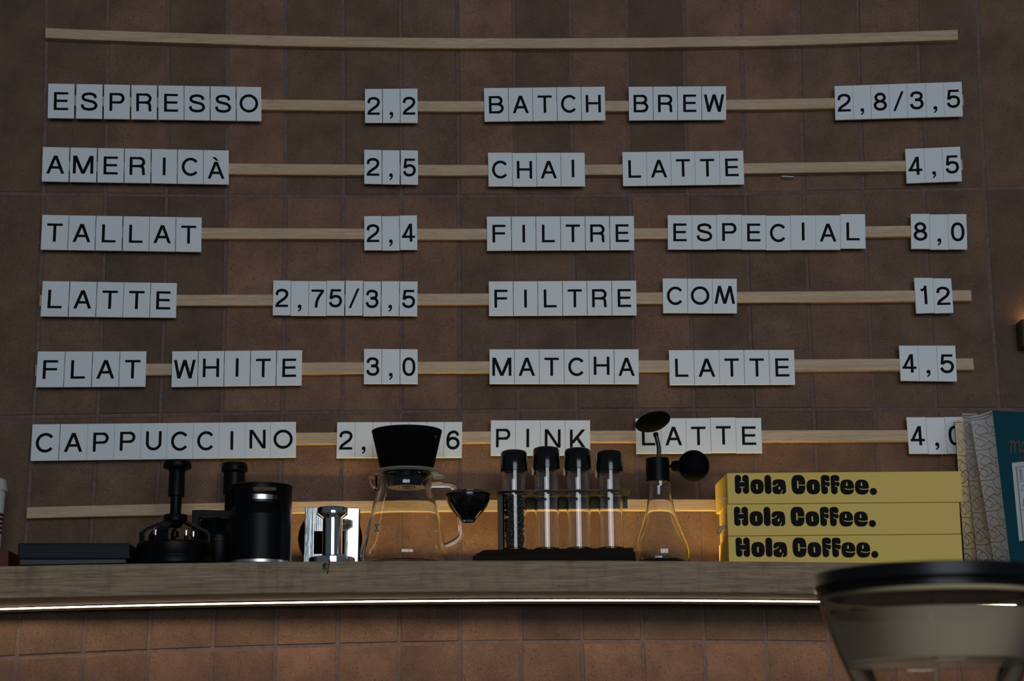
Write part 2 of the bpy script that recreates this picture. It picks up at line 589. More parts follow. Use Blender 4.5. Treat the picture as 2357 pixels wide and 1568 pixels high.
TONES = [
    [.30, .32, .50, .25, .62, .42, .30, .42, .58, .28, .55, .22, .62, .55, .42, .46, .30, .44, .22, .3],
    [.30, .32, .50, .25, .62, .42, .30, .42, .58, .28, .55, .22, .62, .55, .42, .46, .30, .44, .22, .3],
    [.35, .40, .22, .24, .66, .55, .62, .60, .36, .42, .34, .58, .38, .42, .48, .40, .36, .22, .50, .5],
    [.30, .34, .42, .52, .40, .55, .60, .45, .62, .38, .45, .30, .32, .45, .38, .55, .48, .40, .42, .4],
    [.40, .48, .44, .66, .52, .72, .60, .45, .58, .62, .70, .55, .74, .55, .50, .60, .50, .5, .5, .5]]
def build_wall():
    mb = MB()
    g = 0.0021               # half joint
    tones = []
    N = 8
    for r in range(len(ZL) - 1):
        z1, z0 = ZL[r], ZL[r + 1]
        for c in range(-1, 19):
            x0, x1 = D * (A0 + B0 * c), D * (A0 + B0 * (c + 1))
            if c == -1: x0 -= 0.30
            if c == 17: x1 += 0.05
            if c == 18: x0 += 0.05; x1 += 0.35
            xa, xb, za, zb = x0 + g, x1 - g, z0 + g, z1 - g
            dz = 0.0006 * random.uniform(-1, 1)
            vs, fs = [], []
            b = 0.0012
            loop = [(xa, za)] + [(xa, za + (zb - za) * i / N) for i in range(1, N)] + [(xa, zb)]
            Lf = [bow(x + b, min(max(z, za + b), zb - b), -0.0002 + dz) for x, z in loop]
            Rf = [bow(xb - b, min(max(z, za + b), zb - b), -0.0002 + dz) for x, z in loop]
            Lb = [bow(x, z, 0.0012) for x, z in loop]
            Rb = [bow(xb, z, 0.0012) for x, z in loop]
            n = len(loop)
            vs = Lf + Rf + Lb + Rb
            for i in range(n - 1):
                fs.append((i, n + i, n + i + 1, i + 1))
                fs.append((2 * n + i, i, i + 1, 2 * n + i + 1))
                fs.append((n + i, 3 * n + i, 3 * n + i + 1, n + i + 1))
            fs.append((2 * n, 3 * n, n, 0)); fs.append((n - 1, 2 * n - 1, 4 * n - 1, 3 * n - 1))
            mb.add(vs, fs)
            t = TONES[r][c + 1] + random.uniform(-.05, .05)
            tones += [t] * len(fs)
    nf = len(mb.f)
    mb.add([(-1.3, .0008, .9), (1.3, .0008, .9), (1.3, .0008, 2.9), (-1.3, .0008, 2.9)], [(0, 1, 2, 3)], 1)
    mb.box((-1.3, .004, 0), (1.3, .12, 3.0), 1)
    mb.box((-1.3, .0009, 0), (1.3, .006, 0.90), 0)
    tones += [.4] * (len(mb.f) - nf)
    o = obj('wall_back', mb, [M_TILE, M_GROUT], smooth=0, recalc=False)
    a = o.data.attributes.new('tone', 'FLOAT', 'FACE')
    for i, t in enumerate(tones):
        a.data[i].value = t
    tag(o, kind='structure')
build_wall()
tag(obj('floor', MB().add([(-4, -8, 0), (4, -8, 0), (4, 0, 0), (-4, 0, 0)], [(0, 1, 2, 3)]), M_FLOOR, smooth=0), kind='structure')

# ------------------------------------------------------------------ shelf with light strips
SD = 0.168                                       # shelf depth
f_top = quadfit([(0, 1303.5), (278, 1298.8), (500, 1295.3), (730, 1293), (980, 1291), (1200, 1290), (1460, 1291), (1660, 1292.3), (1880, 1294.5)])
f_bot = quadfit([(0, 1378.5), (250, 1373), (480, 1368.5), (730, 1366), (980, 1363), (1200, 1362.5), (1460, 1364), (1700, 1365), (1880, 1367)])
f_led = quadfit([(0, 1402.3), (250, 1396.3), (500, 1390), (730, 1387), (980, 1383.5), (1200, 1382), (1460, 1382.6), (1700, 1383.8), (1885, 1385.3)])
XS = list(range(-330, 2730, 60))
def shelf_z(px):
    return at(px, f_top(px), -SD).z
ZTOP = shelf_z(1200)
def build_shelf():
    root = thing('wall_shelf', (0, 0, at(1178, f_bot(1178), -SD).z), 'long thick grey-brown oak wall shelf with a lit strip under its front', 'shelf')
    mb = MB()
    vs, fs = [], []
    for x in XS:
        t, b = at(x, f_top(x), -SD), at(x, f_bot(x), -SD)
        e = 0.0012
        vs += [(t.x, -SD, t.z - e), (t.x, -SD + e, t.z), (t.x, -0.0015, t.z), (b.x, -0.0015, b.z), (b.x, -SD + e, b.z), (b.x, -SD, b.z + e)]
    m = 6
    for i in range(len(XS) - 1):
        for k in range(m):
            fs.append((i * m + k, i * m + (k + 1) % m, (i + 1) * m + (k + 1) % m, (i + 1) * m + k))
    fs.append(tuple(range(m))); fs.append(tuple((len(XS) - 1) * m + k for k in range(m - 1, -1, -1)))
    obj('board', mb.add(vs, fs), M_SHELF, root, smooth=20)
    prof, strip = [], []
    for x in XS:
        zb = at(x, f_bot(x), -SD).z
        p = on_level(x, f_led(x), zb - 0.0018)
        strip.append((p.x, p.y, zb - 0.0014))
        prof.append((p.x, p.y, zb))
    mp = MB()
    vs, fs = [], []
    for (x, y, z) in prof:
        vs += [(x, y - .0085, z - .0001), (x, y - .0085, z - .0012), (x, y - .0060, z - .0012), (x, y - .0060, z - .0004),
               (x, y + .0090, z - .0004), (x, y + .0090, z - .0054), (x, y + .0110, z - .0054), (x, y + .0110, z - .0001)]
    for i in range(len(prof) - 1):
        for k in range(8):
            fs.append((i * 8 + k, i * 8 + (k + 1) % 8, (i + 1) * 8 + (k + 1) % 8, (i + 1) * 8 + k))
    pr = obj('light_profile', mp.add(vs, fs), M_ALU, root, smooth=0)
    ms = MB()
    vs, fs = [], []
    A = [pi + pi * k / 8 for k in range(9)]
    for (x, y, z) in strip:
        vs += [(x, y + .0030 * cos(a), z + .0004 + .0018 * sin(a)) for a in A]
    for i in range(len(strip) - 1):
        for k in range(8):
            fs.append((i * 9 + k, i * 9 + k + 1, (i + 1) * 9 + k + 1, (i + 1) * 9 + k))
    obj('light_strip', ms.add(vs, fs), M_LED, pr, smooth=60)
    return root
build_shelf()
def build_glow_strip():
    pA, pB = 556, 1920
    x0, x1 = at(pA, 1290, -.04).x, at(pB, 1290, -.04).x
    root = thing('light_bar', ((x0 + x1) / 2, -.042, ZTOP), 'slim warm light bar lying along the back of the shelf against the wall', 'lamp')
    n = 20
    mb, me = MB(), MB()
    for i in range(n):
        pa, pb = pA + (pB - pA) * i / n, pA + (pB - pA) * (i + 1) / n
        xa, xb = x0 + (x1 - x0) * i / n, x0 + (x1 - x0) * (i + 1) / n
        za = shelf_z((pa + pb) / 2) + .0002
        mb.box((xa, -.047, za), (xb, -.037, za + .0030))
        mb.box((xa, -.047, za + .0030), (xb, -.0460, za + .0078))
        mb.box((xa, -.0380, za + .0030), (xb, -.037, za + .0078))
        me.box((xa, -.0459, za + .0032), (xb, -.0381, za + .0040))
    obj('housing', mb, M_ALU, root, smooth=0)
    obj('diffuser', me, M_GLOW, root, smooth=0)
build_glow_strip()

# ------------------------------------------------------------------ rails
RAIL_Y = -0.013
RAILS = [
    ('topmost', 105, 2204, 24.3, [(105, 64.5), (450, 75.5), (800, 84.5), (1180, 88.3), (1580, 85.6), (1900, 77), (2204, 68.2)], 'pale wooden rail with no letters, highest on the tiled wall'),
    ('row1', 113, 2217, 24.3, [(172, 219), (602, 228.4), (800, 230.8), (962, 232.2), (1114, 232.8), (1394, 231), (1672, 229.1), (1921, 225.4)], 'pale wooden rail holding ESPRESSO and BATCH BREW'),
    ('row2', 99, 2215, 24.6, [(161, 370), (527, 376), (800, 377.8), (963, 379.1), (1123, 379.5), (1347, 378.5), (1713, 375.4), (2085, 369), (2215, 367.4)], 'pale wooden rail holding AMERIC\u00c0 and CHAI LATTE'),
    ('row3', 97, 2225, 25, [(220, 521), (464, 525.4), (800, 526.7), (962, 526), (1120, 525.7), (1460, 524), (1993, 520.3), (2097, 519.7)], 'pale wooden rail holding TALLAT and FILTRE ESPECIAL'),
    ('row4', 92, 2235, 25.5, [(92, 680.3), (407, 677.6), (628, 676.8), (962, 675.7), (1125, 675.5), (1466, 674), (1697, 672.3), (2105, 668.2), (2235, 666.9)], 'pale wooden rail holding LATTE and FILTRE COM'),
    ('row5', 82, 2240, 26.5, [(82, 840.3), (336, 836.5), (696, 833.9), (962, 832.2), (1126, 831.5), (1471, 830.1), (1831, 827.4), (2071, 825.4), (2240, 824.2)], 'pale wooden rail holding FLAT WHITE and MATCHA LATTE'),
    ('row6', 74, 2262, 26, [(74, 1003), (300, 999.5), (681, 996), (774, 995.4), (1064, 993.3), (1359, 991.6), (1464, 991), (2057, 990), (2090, 990)], 'pale wooden rail holding CAPPUCCINO and PINK LATTE'),
    ('row7', 62, 2235, 25.5, [(62, 1168.3), (300, 1161.3), (514, 1157.3), (672, 1155), (859, 1152.4), (1004, 1151.4), (1548, 1149.4), (1665, 1149.3)], 'pale wooden rail with no letters, lowest, behind the coffee gear'),
]
for _, xa, xb, hpx, pts, lab in RAILS:
    q = quadfit(pts)
    n = 40
    vs, fs = [], []
    c0 = at((xa + xb) / 2, q((xa + xb) / 2), RAIL_Y)
    for i in range(n + 1):
        x = xa + (xb - xa) * i / n
        t = at(x, q(x), RAIL_Y)
        h = mm(hpx, x, q(x), RAIL_Y) * 1.02
        e = .0007
        yb = -.0004
        vs += [(t.x, RAIL_Y + e, t.z), (t.x, RAIL_Y, t.z - e), (t.x, RAIL_Y, t.z - h + e), (t.x, RAIL_Y + e, t.z - h), (t.x, yb, t.z - h), (t.x, yb, t.z)]
    for i in range(n):
        for k in range(6):
            fs.append((i * 6 + k, i * 6 + (k + 1) % 6, (i + 1) * 6 + (k + 1) % 6, (i + 1) * 6 + k))
    fs.append(tuple(range(5, -1, -1))); fs.append(tuple(n * 6 + k for k in range(6)))
    o = obj('wooden_rail', MB().add(vs, fs), M_RAIL, loc=c0, smooth=20)
    tag(o, lab, 'rail', 'wooden rails of the menu board')

# ------------------------------------------------------------------ letter tiles
CARD_Y, CARD_T = -0.0166, 0.0033
S = 2.94625
ORD = ['first', 'second', 'third', 'fourth', 'fifth', 'sixth', 'seventh', 'eighth', 'ninth', 'tenth']
def Z(n):
    return {1: (0, 0), 2: (780, 0), 3: (1557, 0), 4: (0, 450), 5: (780, 450), 6: (1557, 450)}[n]
NUM = '0123456789,/'
def tile_word(text, corners, spans, what, dy=None, gd=None, names=None):
    """corners TL, TR, BR, BL in photo pixels; spans: [(x0, x1)] along the top edge"""
    TL, TR, BR, BL = [Vector(c) for c in corners]
    wtop = TR.x - TL.x
    dy = dy or [0] * len(text)
    gd = gd or {}
    for i, ch in enumerate(text):
        a, b = (spans[i][0] - TL.x) / wtop, (spans[i][1] - TL.x) / wtop
        o = Vector((0, dy[i]))
        px = [TL.lerp(TR, a) + o, TL.lerp(TR, b) + o, BL.lerp(BR, b) + o, BL.lerp(BR, a) + o]
        P = [at(p.x, p.y, CARD_Y) for p in px]
        c = (P[0] + P[1] + P[2] + P[3]) / 4
        c.y = CARD_Y + CARD_T
        num = ch in NUM
        e = .0004
        ctr = sum((Vector((p.x, 0, p.z)) for p in P), Vector()) / 4
        def ins(p, k):
            d = Vector((p.x, 0, p.z)) - ctr
            return Vector((p.x - math.copysign(k, d.x), 0, p.z - math.copysign(k, d.z)))
        mb = MB()
        fr = [ins(p, e) + Vector((0, CARD_Y, 0)) for p in P]
        md = [Vector((p.x, CARD_Y + e, p.z)) for p in P]
        bk = [Vector((p.x, CARD_Y + CARD_T, p.z)) for p in P]
        mb.add(fr + md + bk, [(0, 3, 2, 1), (8, 9, 10, 11)] + [(k, (k + 1) % 4, 4 + (k + 1) % 4, 4 + k) for k in range(4)] + [(4 + k, 4 + (k + 1) % 4, 8 + (k + 1) % 4, 8 + k) for k in range(4)])
        root = obj('price_tile' if num else 'letter_tile', mb, M_CARD, loc=c, smooth=0)
        kind = 'comma' if ch == ',' else 'slash' if ch == '/' else 'digit ' + ch if num else 'letter ' + ('M' if ch == 'm' else ch)
        pos = ORD[i] if i < len(text) - 1 or len(text) == 1 else 'last'
        if num:
            lab = 'white tile with black %s, %s in price %s' % (kind, pos, what)
        else:
            lab = 'white tile with black %s, %s letter of %s' % (kind, pos, what)
        tag(root, lab, 'tile', 'price tiles of the menu' if num else 'letter tiles of the menu')
        g = glyph(ch)
        asp = .512 if num else .712
        cap = .522
        vy = gd.get(i, 0.0)
        fm = MB()
        def uv(gx, gy, ly):
            u = .5 + gx * cap / asp
            v = .5 + .008 + vy - (gy - .5) * cap
            t = P[0].lerp(P[1], u).lerp(P[3].lerp(P[2], u), v)
            return Vector((t.x, CARD_Y - .00015 - .00004 * ly, t.z))
        fm.add([uv(*p, ly) for p, ly in zip(g.v, g.l)], g.f)
        obj('comma' if ch == ',' else 'slash' if ch == '/' else 'numeral' if num else 'letter', fm, M_INK, root, smooth=0, recalc=False)
def zw(text, zn, cs, sp, what, dy=None, gd=None):
    ox, oy = Z(zn)
    tile_word(text, [(ox + x / S, oy + y / S) for x, y in cs], [(ox + a / S, ox + b / S) for a, b in sp], what, [d / S for d in dy] if dy else None, gd)
zw('ESPRESSO', 1, [(327, 566), (1770, 590), (1773, 820), (322, 800)], [(327, 505), (518, 695), (706, 881), (891, 1064), (1074, 1246), (1250, 1421), (1427, 1597), (1603, 1770)], 'ESPRESSO in the top lettered row', gd={5: .005, 6: .005, 7: -.015})
zw('2,2', 2, [(176, 603), (533, 600), (535, 832), (177, 832)], [(176, 293), (297, 413), (416, 533)], '2,2 beside ESPRESSO')
zw('BATCH', 2, [(983, 597), (1803, 587), (1808, 814), (988, 823)], [(983, 1146), (1149, 1311), (1313, 1475), (1478, 1640), (1643, 1803)], 'BATCH in the top lettered row')
zw('BREW', 2, [(1965, 588), (2626, 584), (2627, 811), (1968, 815)], [(1965, 2128), (2131, 2294), (2297, 2459), (2462, 2626)], 'BREW in the top lettered row')
zw('2,8/3,5', 3, [(1072, 583), (1935, 554), (1943, 788), (1078, 812)], [(1072, 1195), (1196, 1315.5), (1317, 1440), (1441, 1562), (1563, 1688), (1689, 1811), (1811.5, 1935)], '2,8/3,5 right of BREW', gd={6: -.02, 4: -.005})
zw('AMERIC\u00c0', 1, [(290, 996), (1551, 1020), (1551, 1250), (282, 1230)], [(290, 470), (478, 657), (665, 841), (847, 1022), (1029, 1201), (1206, 1378), (1381, 1551)], 'AMERIC\u00c0 under ESPRESSO', gd={6: .075, 1: -.01})
zw('2,5', 2, [(171, 1015), (537, 1020), (537, 1251), (172, 1245)], [(171, 290), (294, 412), (419, 537)], '2,5 beside AMERIC\u00c0', dy=[0, 1, 0])
zw('CHAI', 2, [(1011, 1036), (1667, 1035), (1670, 1262), (1015, 1264)], [(1011, 1174), (1176, 1338), (1340, 1503), (1505, 1667)], 'CHAI under BATCH', dy=[-1, 1, 0, 0], gd={3: -.03})
zw('LATTE', 2, [(1922, 1031), (2742, 1021), (2750, 1250), (1927, 1260)], [(1922, 2085), (2086, 2249), (2250, 2412), (2413, 2578), (2579, 2742)], 'LATTE beside CHAI', gd={2: -.012, 3: -.01, 4: -.01})
zw('4,5', 3, [(1551, 1010), (1924, 994), (1937, 1228), (1562, 1243)], [(1551, 1676), (1677, 1800), (1801, 1924)], '4,5 ending the CHAI LATTE row')
zw('TALLAT', 4, [(287, 131), (1367, 149), (1364, 382), (275, 367)], [(287, 466), (470, 649), (654, 831), (838, 1013), (1016, 1191), (1195, 1367)], 'TALLAT under AMERIC\u00c0')
zw('2,4', 5, [(171, 140), (529, 136), (533, 369), (172, 370)], [(171, 289), (292, 409), (412, 529)], '2,4 beside TALLAT', dy=[0, 2, -2])
zw('FILTRE', 5, [(1003, 143), (2001, 139), (2004, 369), (1005, 373)], [(1003, 1167), (1171, 1334), (1337, 1501), (1504, 1668), (1671, 1834), (1838, 2001)], 'FILTRE beside ESPECIAL')
zw('ESPECIAL', 5, [(2230, 133), (3569, 132), (3573, 365), (2231, 365)], [(2230, 2394), (2395, 2561), (2562, 2729), (2730, 2894), (2895, 3062), (3063, 3231), (3231.5, 3399), (3400, 3569)], 'ESPECIAL beside FILTRE', dy=[0, 0, -2, 1, 4, 2, 2, -6], gd={5: -.035})
zw('8,0', 6, [(1589, 125), (1966, 125), (1973, 364), (1593, 362)], [(1589, 1715), (1716, 1841), (1842, 1966)], '8,0 ending the ESPECIAL row', dy=[-1, 3, 1])
zw('LATTE', 4, [(289, 580), (1199, 594), (1192, 829), (274, 820)], [(289, 471), (477, 657), (662, 840), (843, 1020), (1024, 1199)], 'LATTE under TALLAT')
zw('2,75/3,5', 4, [(1853, 577), (2832, 582), (2829, 817), (1849, 812)], [(1853, 1973), (1975, 2094), (2096, 2215), (2217, 2337), (2344, 2462), (2466, 2584), (2589, 2708), (2712, 2832)], '2,75/3,5 beside LATTE', dy=[-1, 2, 2, -1, -2, 2, 0, 1])
zw('FILTRE', 5, [(1016, 583), (2016, 577), (2020, 811), (1018, 816)], [(1016, 1180), (1183, 1346), (1349, 1514), (1517, 1680), (1683, 1848), (1851, 2016)], 'FILTRE beside COM')
zw('COm', 5, [(2196, 562), (2699, 565), (2700, 798), (2199, 796)], [(2196, 2363), (2365, 2532), (2533, 2699)], 'COM beside FILTRE', gd={2: -.035, 1: -.01})
zw('12', 6, [(1612, 559), (1863, 560), (1880, 794), (1627, 801)], [(1612, 1737), (1738, 1863)], '12 ending the COM row', dy=[-1, 2], gd={0: -.02})
zw('FLAT', 4, [(256, 1058), (992, 1057), (985, 1297), (242, 1301)], [(256, 440), (444, 626), (631, 811), (815, 992)], 'FLAT beside WHITE')
zw('WHITE', 4, [(1168, 1057), (2049, 1049), (2045, 1287), (1162, 1299)], [(1168, 1343), (1347, 1520), (1524, 1697), (1702, 1873), (1878, 2049)], 'WHITE beside FLAT', gd={1: -.03, 2: -.03, 3: -.01, 4: -.005})
zw('3,0', 5, [(170, 1040), (534, 1043), (535, 1278), (169, 1278)], [(170, 290), (292, 412), (415, 534)], '3,0 beside FLAT WHITE')
zw('MATCHA', 5, [(1021, 1043), (2032, 1043), (2035, 1279), (1021, 1278)], [(1021, 1189), (1191, 1357), (1359, 1526), (1528, 1695), (1697, 1864), (1867, 2032)], 'MATCHA beside LATTE', gd={4: -.03})
zw('LATTE', 5, [(2238, 1049), (3087, 1047), (3095, 1283), (2244, 1286)], [(2238, 2405), (2407, 2576), (2577, 2745), (2747, 2915), (2917, 3087)], 'LATTE beside MATCHA')
zw('4,5', 6, [(1510, 1018), (1891, 1018), (1904, 1262), (1522, 1257)], [(1510, 1636), (1637, 1763), (1764, 1891)], '4,5 ending the MATCHA LATTE row')
tile_word('CAPPUCCINO', [(74.7, 977), (681, 971), (681, 1053), (69.9, 1061.4)], [(74.7, 138), (139.6, 202.4), (202.8, 264), (264.4, 325), (325.3, 385), (385.3, 445), (445.3, 504.4), (504.6, 564), (564.2, 622.3), (622.6, 681)], 'CAPPUCCINO in the lowest lettered row', gd={3: -.015, 4: -.02, 8: -.03, 9: -.02})
tile_word('2,5/3,6', [(775.9, 971.8), (1064, 971.3), (1063, 1053.7), (774.2, 1054.5)], [(775.9, 817.6), (817.9, 858.5), (858.9, 899.4), (900, 941.3), (941.7, 981.5), (981.9, 1022.2), (1022.6, 1064)], 'behind the black dripper, beside CAPPUCCINO')
tile_word('PINK', [(1129.8, 967.5), (1358.3, 967.5), (1358.6, 1048.2), (1129, 1048.8)], [(1129.8, 1186.3), (1186.6, 1243.3), (1243.6, 1300.7), (1301, 1358.3)], 'PINK in the lowest lettered row', gd={2: .015, 3: .02, 0: .0})
tile_word('LATTE', [(1463.2, 963.2), (1752, 961.8), (1754.5, 1043.2), (1464.6, 1044.6)], [(1463.2, 1520.8), (1521.1, 1578), (1578.3, 1635), (1635.4, 1693), (1693.3, 1752)], 'LATTE beside PINK', dy=[0, 0, 0, -1, 0])
tile_word('4,0', [(2086.8, 960.5), (2217, 959.5), (2224, 1044.3), (2093.3, 1045)], [(2086.8, 2130.2), (2130.6, 2173.8), (2174.1, 2217)], '4,0 ending the PINK LATTE row', dy=[0, .8, .2])

# scrap of white paper caught under the CHAI LATTE rail
p, q = at(1798, 407.5, -.006), at(1826, 409, -.006)
tag(obj('paper_scrap', MB().hexa([(p.x, -.012, p.z - .0012), (q.x, -.012, q.z - .0012), (q.x, -.0006, q.z - .0008), (p.x, -.0006, p.z - .0008)], [(p.x, -.012, p.z), (q.x, -.012, q.z), (q.x, -.0006, q.z + .0002), (p.x, -.0006, p.z + .0002)]), M_PAPER, loc=(p + q) / 2, smooth=0), 'thin scrap of white paper under the rail right of CHAI LATTE', 'paper')

# ------------------------------------------------------------------ helper for things on the shelf
class Place:
    """turns measured silhouette pixels into heights and radii around a vertical axis standing on the shelf"""
    def __init__(s, px, Y, py=1250):
        s.px, s.Y = px, Y
        c = at(px, py, Y)
        s.x = c.x
        s.z0 = shelf_z(px)
        s.k = mm(100, px, py, Y) / 100
    def z(s, py):
        return at(s.px, py, s.Y).z
    def r(s, rp):
        return rp * s.k
    def prof(s, pts):
        return [(s.r(r), s.z(y)) for r, y in pts]
    def base(s):
        return (s.x, s.Y, s.z0)
    def c(s):
        return (s.x, s.Y, 0)

# ---- cup and red box at the left edge
P = Place(-36, -.075)
t = thing('paper_cup', P.base(), 'white paper cup with lid and red print at the far left shelf end', 'cup')
z0 = P.z0 + .0003
obj('cup_body', MB().lathe(P.c(), [(P.r(34), z0), (P.r(42), P.z(1131)), (P.r(41), P.z(1131)), (P.r(33), z0 + .002)], closed=True), M_PAPER, t)
obj('lid', MB().lathe(P.c(), P.prof([(46, 1132), (47, 1128), (45, 1125), (43.5, 1108), (40, 1104), (0, 1105)])), mat('white lid', (.6, .6, .58), .4), t)
mb = MB()
for i in range(5):
    za, zb = P.z(1190 - i * 0) - i * .006, P.z(1190) - i * .006 + .004
    A = [(-.45 + .06 * k) for k in range(12)]
    rr = P.r(41.0 - i * .7)
    vs = [(P.x + rr * cos(a), P.Y + rr * sin(a), zz) for zz in (za, zb) for a in A]
    mb.add(vs, [(k, k + 1, 13 + k, 12 + k) for k in range(11)])
obj('printed_mark', mb, M_RED, t, recalc=False)
a, b = at(-120, 1268, -.12), at(20, 1267, -.12)
t = obj('card_box', MB().box((a.x, -.12, shelf_z(0) + .0003), (b.x, -.055, b.z)), M_RED, loc=((a.x + b.x) / 2, -.09, shelf_z(0)), smooth=0, bevel=.0008)
tag(t, 'low dark red card box in the left corner of the shelf', 'box')

# ---- black scale
fy = -.158
zL, zR = shelf_z(45), shelf_z(298)
tl, tr = at(41, 1250.3, fy), at(298.5, 1250.3, fy)
bl, br = at(41, 1287.4, fy), at(298.5, 1287, fy)
t = thing('coffee_scale', ((tl.x + tr.x) / 2, -.11, (zL + zR) / 2), 'flat black coffee scale lying at the left of the shelf', 'scale')
bk = -.062
obj('body', MB().hexa([(bl.x, fy, bl.z), (br.x, fy, br.z), (br.x, bk, br.z), (bl.x, bk, bl.z)], [(tl.x, fy, tl.z), (tr.x, fy, tr.z), (tr.x, bk, tr.z), (tl.x, bk, tl.z)]), M_SLATE, t, bevel=.0018)
pl, pr = at(49, 1290, fy + .004), at(289, 1290, fy + .004)
obj('base_plate', MB().hexa([(pl.x, fy + .004, zL + .003), (pr.x, fy + .004, zR + .003), (pr.x, bk - .004, zR + .003), (pl.x, bk - .004, zL + .003)], [(pl.x, fy + .004, bl.z), (pr.x, fy + .004, br.z), (pr.x, bk - .004, br.z), (pl.x, bk - .004, bl.z)]), mat('grey plastic edge', (.035, .042, .046), .4), t)
for sx in (.012, .988):
    for yy in (fy + .012, bk - .012):
        x = pl.x + (pr.x - pl.x) * sx
        zz = zL + (zR - zL) * sx
        obj('foot', MB().lathe((x, yy, 0), [(.005, zz), (.006, zz + .0035)], 16), M_SOFT, t)

# ---- needle distribution tool
P = Place(402, -.117)
t = thing('distribution_tool', P.base(), 'black coffee distribution tool with round knob, arched legs and silver screws', 'coffee tool')
P.z0 = shelf_z(402)
obj('base_ring', MB().lathe(P.c(), [(P.r(82), P.z0 + .0004), (P.r(86), P.z0 + .003), (P.r(86.5), P.z(1288)), (P.r(85.3), P.z(1286)), (P.r(85.3), P.z(1284)), (P.r(86.5), P.z(1282)), (P.r(86), P.z(1256)), (P.r(83), P.z(1252)), (P.r(60), P.z(1251)), (P.r(58), P.z(1254)), (0, P.z(1255))], 64), M_BLACK, t)
zb, zh = P.z(1253), P.z(1200)
for ang in (-102, 18, 138, 205):
    a = radians(ang)
    dx, dy = cos(a), sin(a)
    tx, ty = -dy, dx
    w = P.r(13)
    pts = [(P.r(73), zb), (P.r(75), P.z(1232)), (P.r(68), P.z(1225)), (P.r(24), P.z(1205)), (P.r(20), P.z(1198)), (P.r(24), P.z(1199)), (P.r(70), P.z(1219)), (P.r(80), P.z(1228)), (P.r(80), zb)]
    vs = [(P.x + dx * r + tx * s_ * w, P.Y + dy * r + ty * s_ * w, z) for s_ in (-1, 1) for r, z in pts]
    n = len(pts)
    fs = [tuple(range(n)), tuple(range(2 * n - 1, n - 1, -1))] + [(k, n + k, n + (k + 1) % n, (k + 1) % n) for k in range(n)]
    obj('leg', MB().add(vs, fs), M_BLACK, t, smooth=20)
obj('hub', MB().lathe(P.c(), P.prof([(12, 1215), (18, 1206), (24, 1202), (27.5, 1200), (27.5, 1188), (26, 1185.5), (13, 1184)]), 40), M_BLACK, t)
tp = Vector((at(408.7, 1061, -.117).x - P.x, 0, P.z(1061) - P.z(1184)))
ax = tp.normalized()
hh = lambda y: (P.z(y) - P.z(1186))
pr_ = [(12, 1186), (12.8, 1183), (12.8, 1143.5), (18.4, 1143), (18.8, 1141), (18.3, 1087), (20, 1083), (31, 1079), (32.4, 1077), (32.4, 1065), (31, 1062), (0, 1061.2)]
sh = obj('shaft', MB().lathe((P.x, P.Y, P.z(1186)), [(P.r(r), hh(y)) for r, y in pr_[:3]] + [(0, hh(1143))], 32, axis=ax), M_BLACK, t)
obj('knob', MB().lathe((P.x, P.Y, P.z(1186)), [(P.r(12.6), hh(1143.6))] + [(P.r(r), hh(y)) for r, y in pr_[3:]], 48, axis=ax), M_BLACK, t)
obj('needle_rod', MB().lathe(P.c(), P.prof([(3.2, 1254), (3.2, 1238), (9, 1236), (9, 1224), (4, 1222), (4, 1212)]), 16), M_BLACK, t)
for px, py, Yo in ((358, 1224, -.05), (428, 1225, -.05), (444.6, 1228, -.0), (397, 1224, .02)):
    Q = Place(px, -.117 + Yo * .6)
    s_ = obj('screw', MB().lathe(Q.c(), Q.prof([(4, 1254), (4, py + 6), (8.5, py + 5.5), (8.5, py + 4), (5.5, py + 3.5), (6.6, py - 4), (6.2, py - 5), (0, py - 5)]), 20), M_CHROME, t)
    obj('screw_sleeve', MB().lathe(Q.c(), Q.prof([(4.4, 1255), (4.4, py + 8)]), 12), M_BLACK, s_)

# ---- hand grinder (behind)
P = Place(506, -.058)
t = thing('hand_grinder', P.base(), 'black hand coffee grinder with crank arm and upright knob, behind the canister', 'grinder')
obj('body', MB().lathe(P.c(), [(P.r(43), P.z0 + .0004), (P.r(46), P.z0 + .003), (P.r(46), P.z(1251)), (P.r(45.2), P.z(1250)), (P.r(45.2), P.z(1236))], 48), M_BLACK, t)
kn = MB()
n, rows = 96, 16
vs, fs = [], []
for i in range(rows + 1):
    zz = P.z(1236) + (P.z(1200) - P.z(1236)) * i / rows
    for k in range(n):
        a = 2 * pi * k / n + i * .05
        r = P.r(44.8 if k % 2 else 46.0)
        vs.append((P.x + r * cos(a), P.Y + r * sin(a), zz))
for i in range(rows):
    for k in range(n):
        fs.append((i * n + k, i * n + (k + 1) % n, (i + 1) * n + (k + 1) % n, (i + 1) * n + k))
fs.append(tuple(range(n - 1, -1, -1)))
fs.append(tuple(rows * n + k for k in range(n)))
obj('knurled_collar', kn.add(vs, fs), M_BLACK, t, smooth=0)
mk = MB()
for k in range(14):
    a = radians(-150 + k * 5.5)
    r = P.r(45.5)
    hgt = .0035 if k % 2 == 0 else .002
    mk.add([(P.x + r * cos(a + d), P.Y + r * sin(a + d), zz) for zz in (P.z(1249), P.z(1249) + hgt) for d in (-.008, .008)], [(0, 1, 3, 2)])
obj('grind_marks', mk, M_GREYINK, t, smooth=0, recalc=False)
xa, xb = at(444, 1180, P.Y).x, at(552, 1180, P.Y).x
xc = at(459, 1180, P.Y).x
pol = [(xa, P.z(1247)), (xc, P.z(1247)), (xc, P.z(1194)), (at(466, 1190, P.Y).x, P.z(1194)), (at(470, 1190, P.Y).x, P.z(1197)), (at(508, 1190, P.Y).x, P.z(1194)), (at(512, 1190, P.Y).x, P.z(1198)), (xb, P.z(1198)), (xb, P.z(1177)), (at(500, 1190, P.Y).x, P.z(1177)), (at(470, 1190, P.Y).x, P.z(1175.5)), (xa, P.z(1176))]
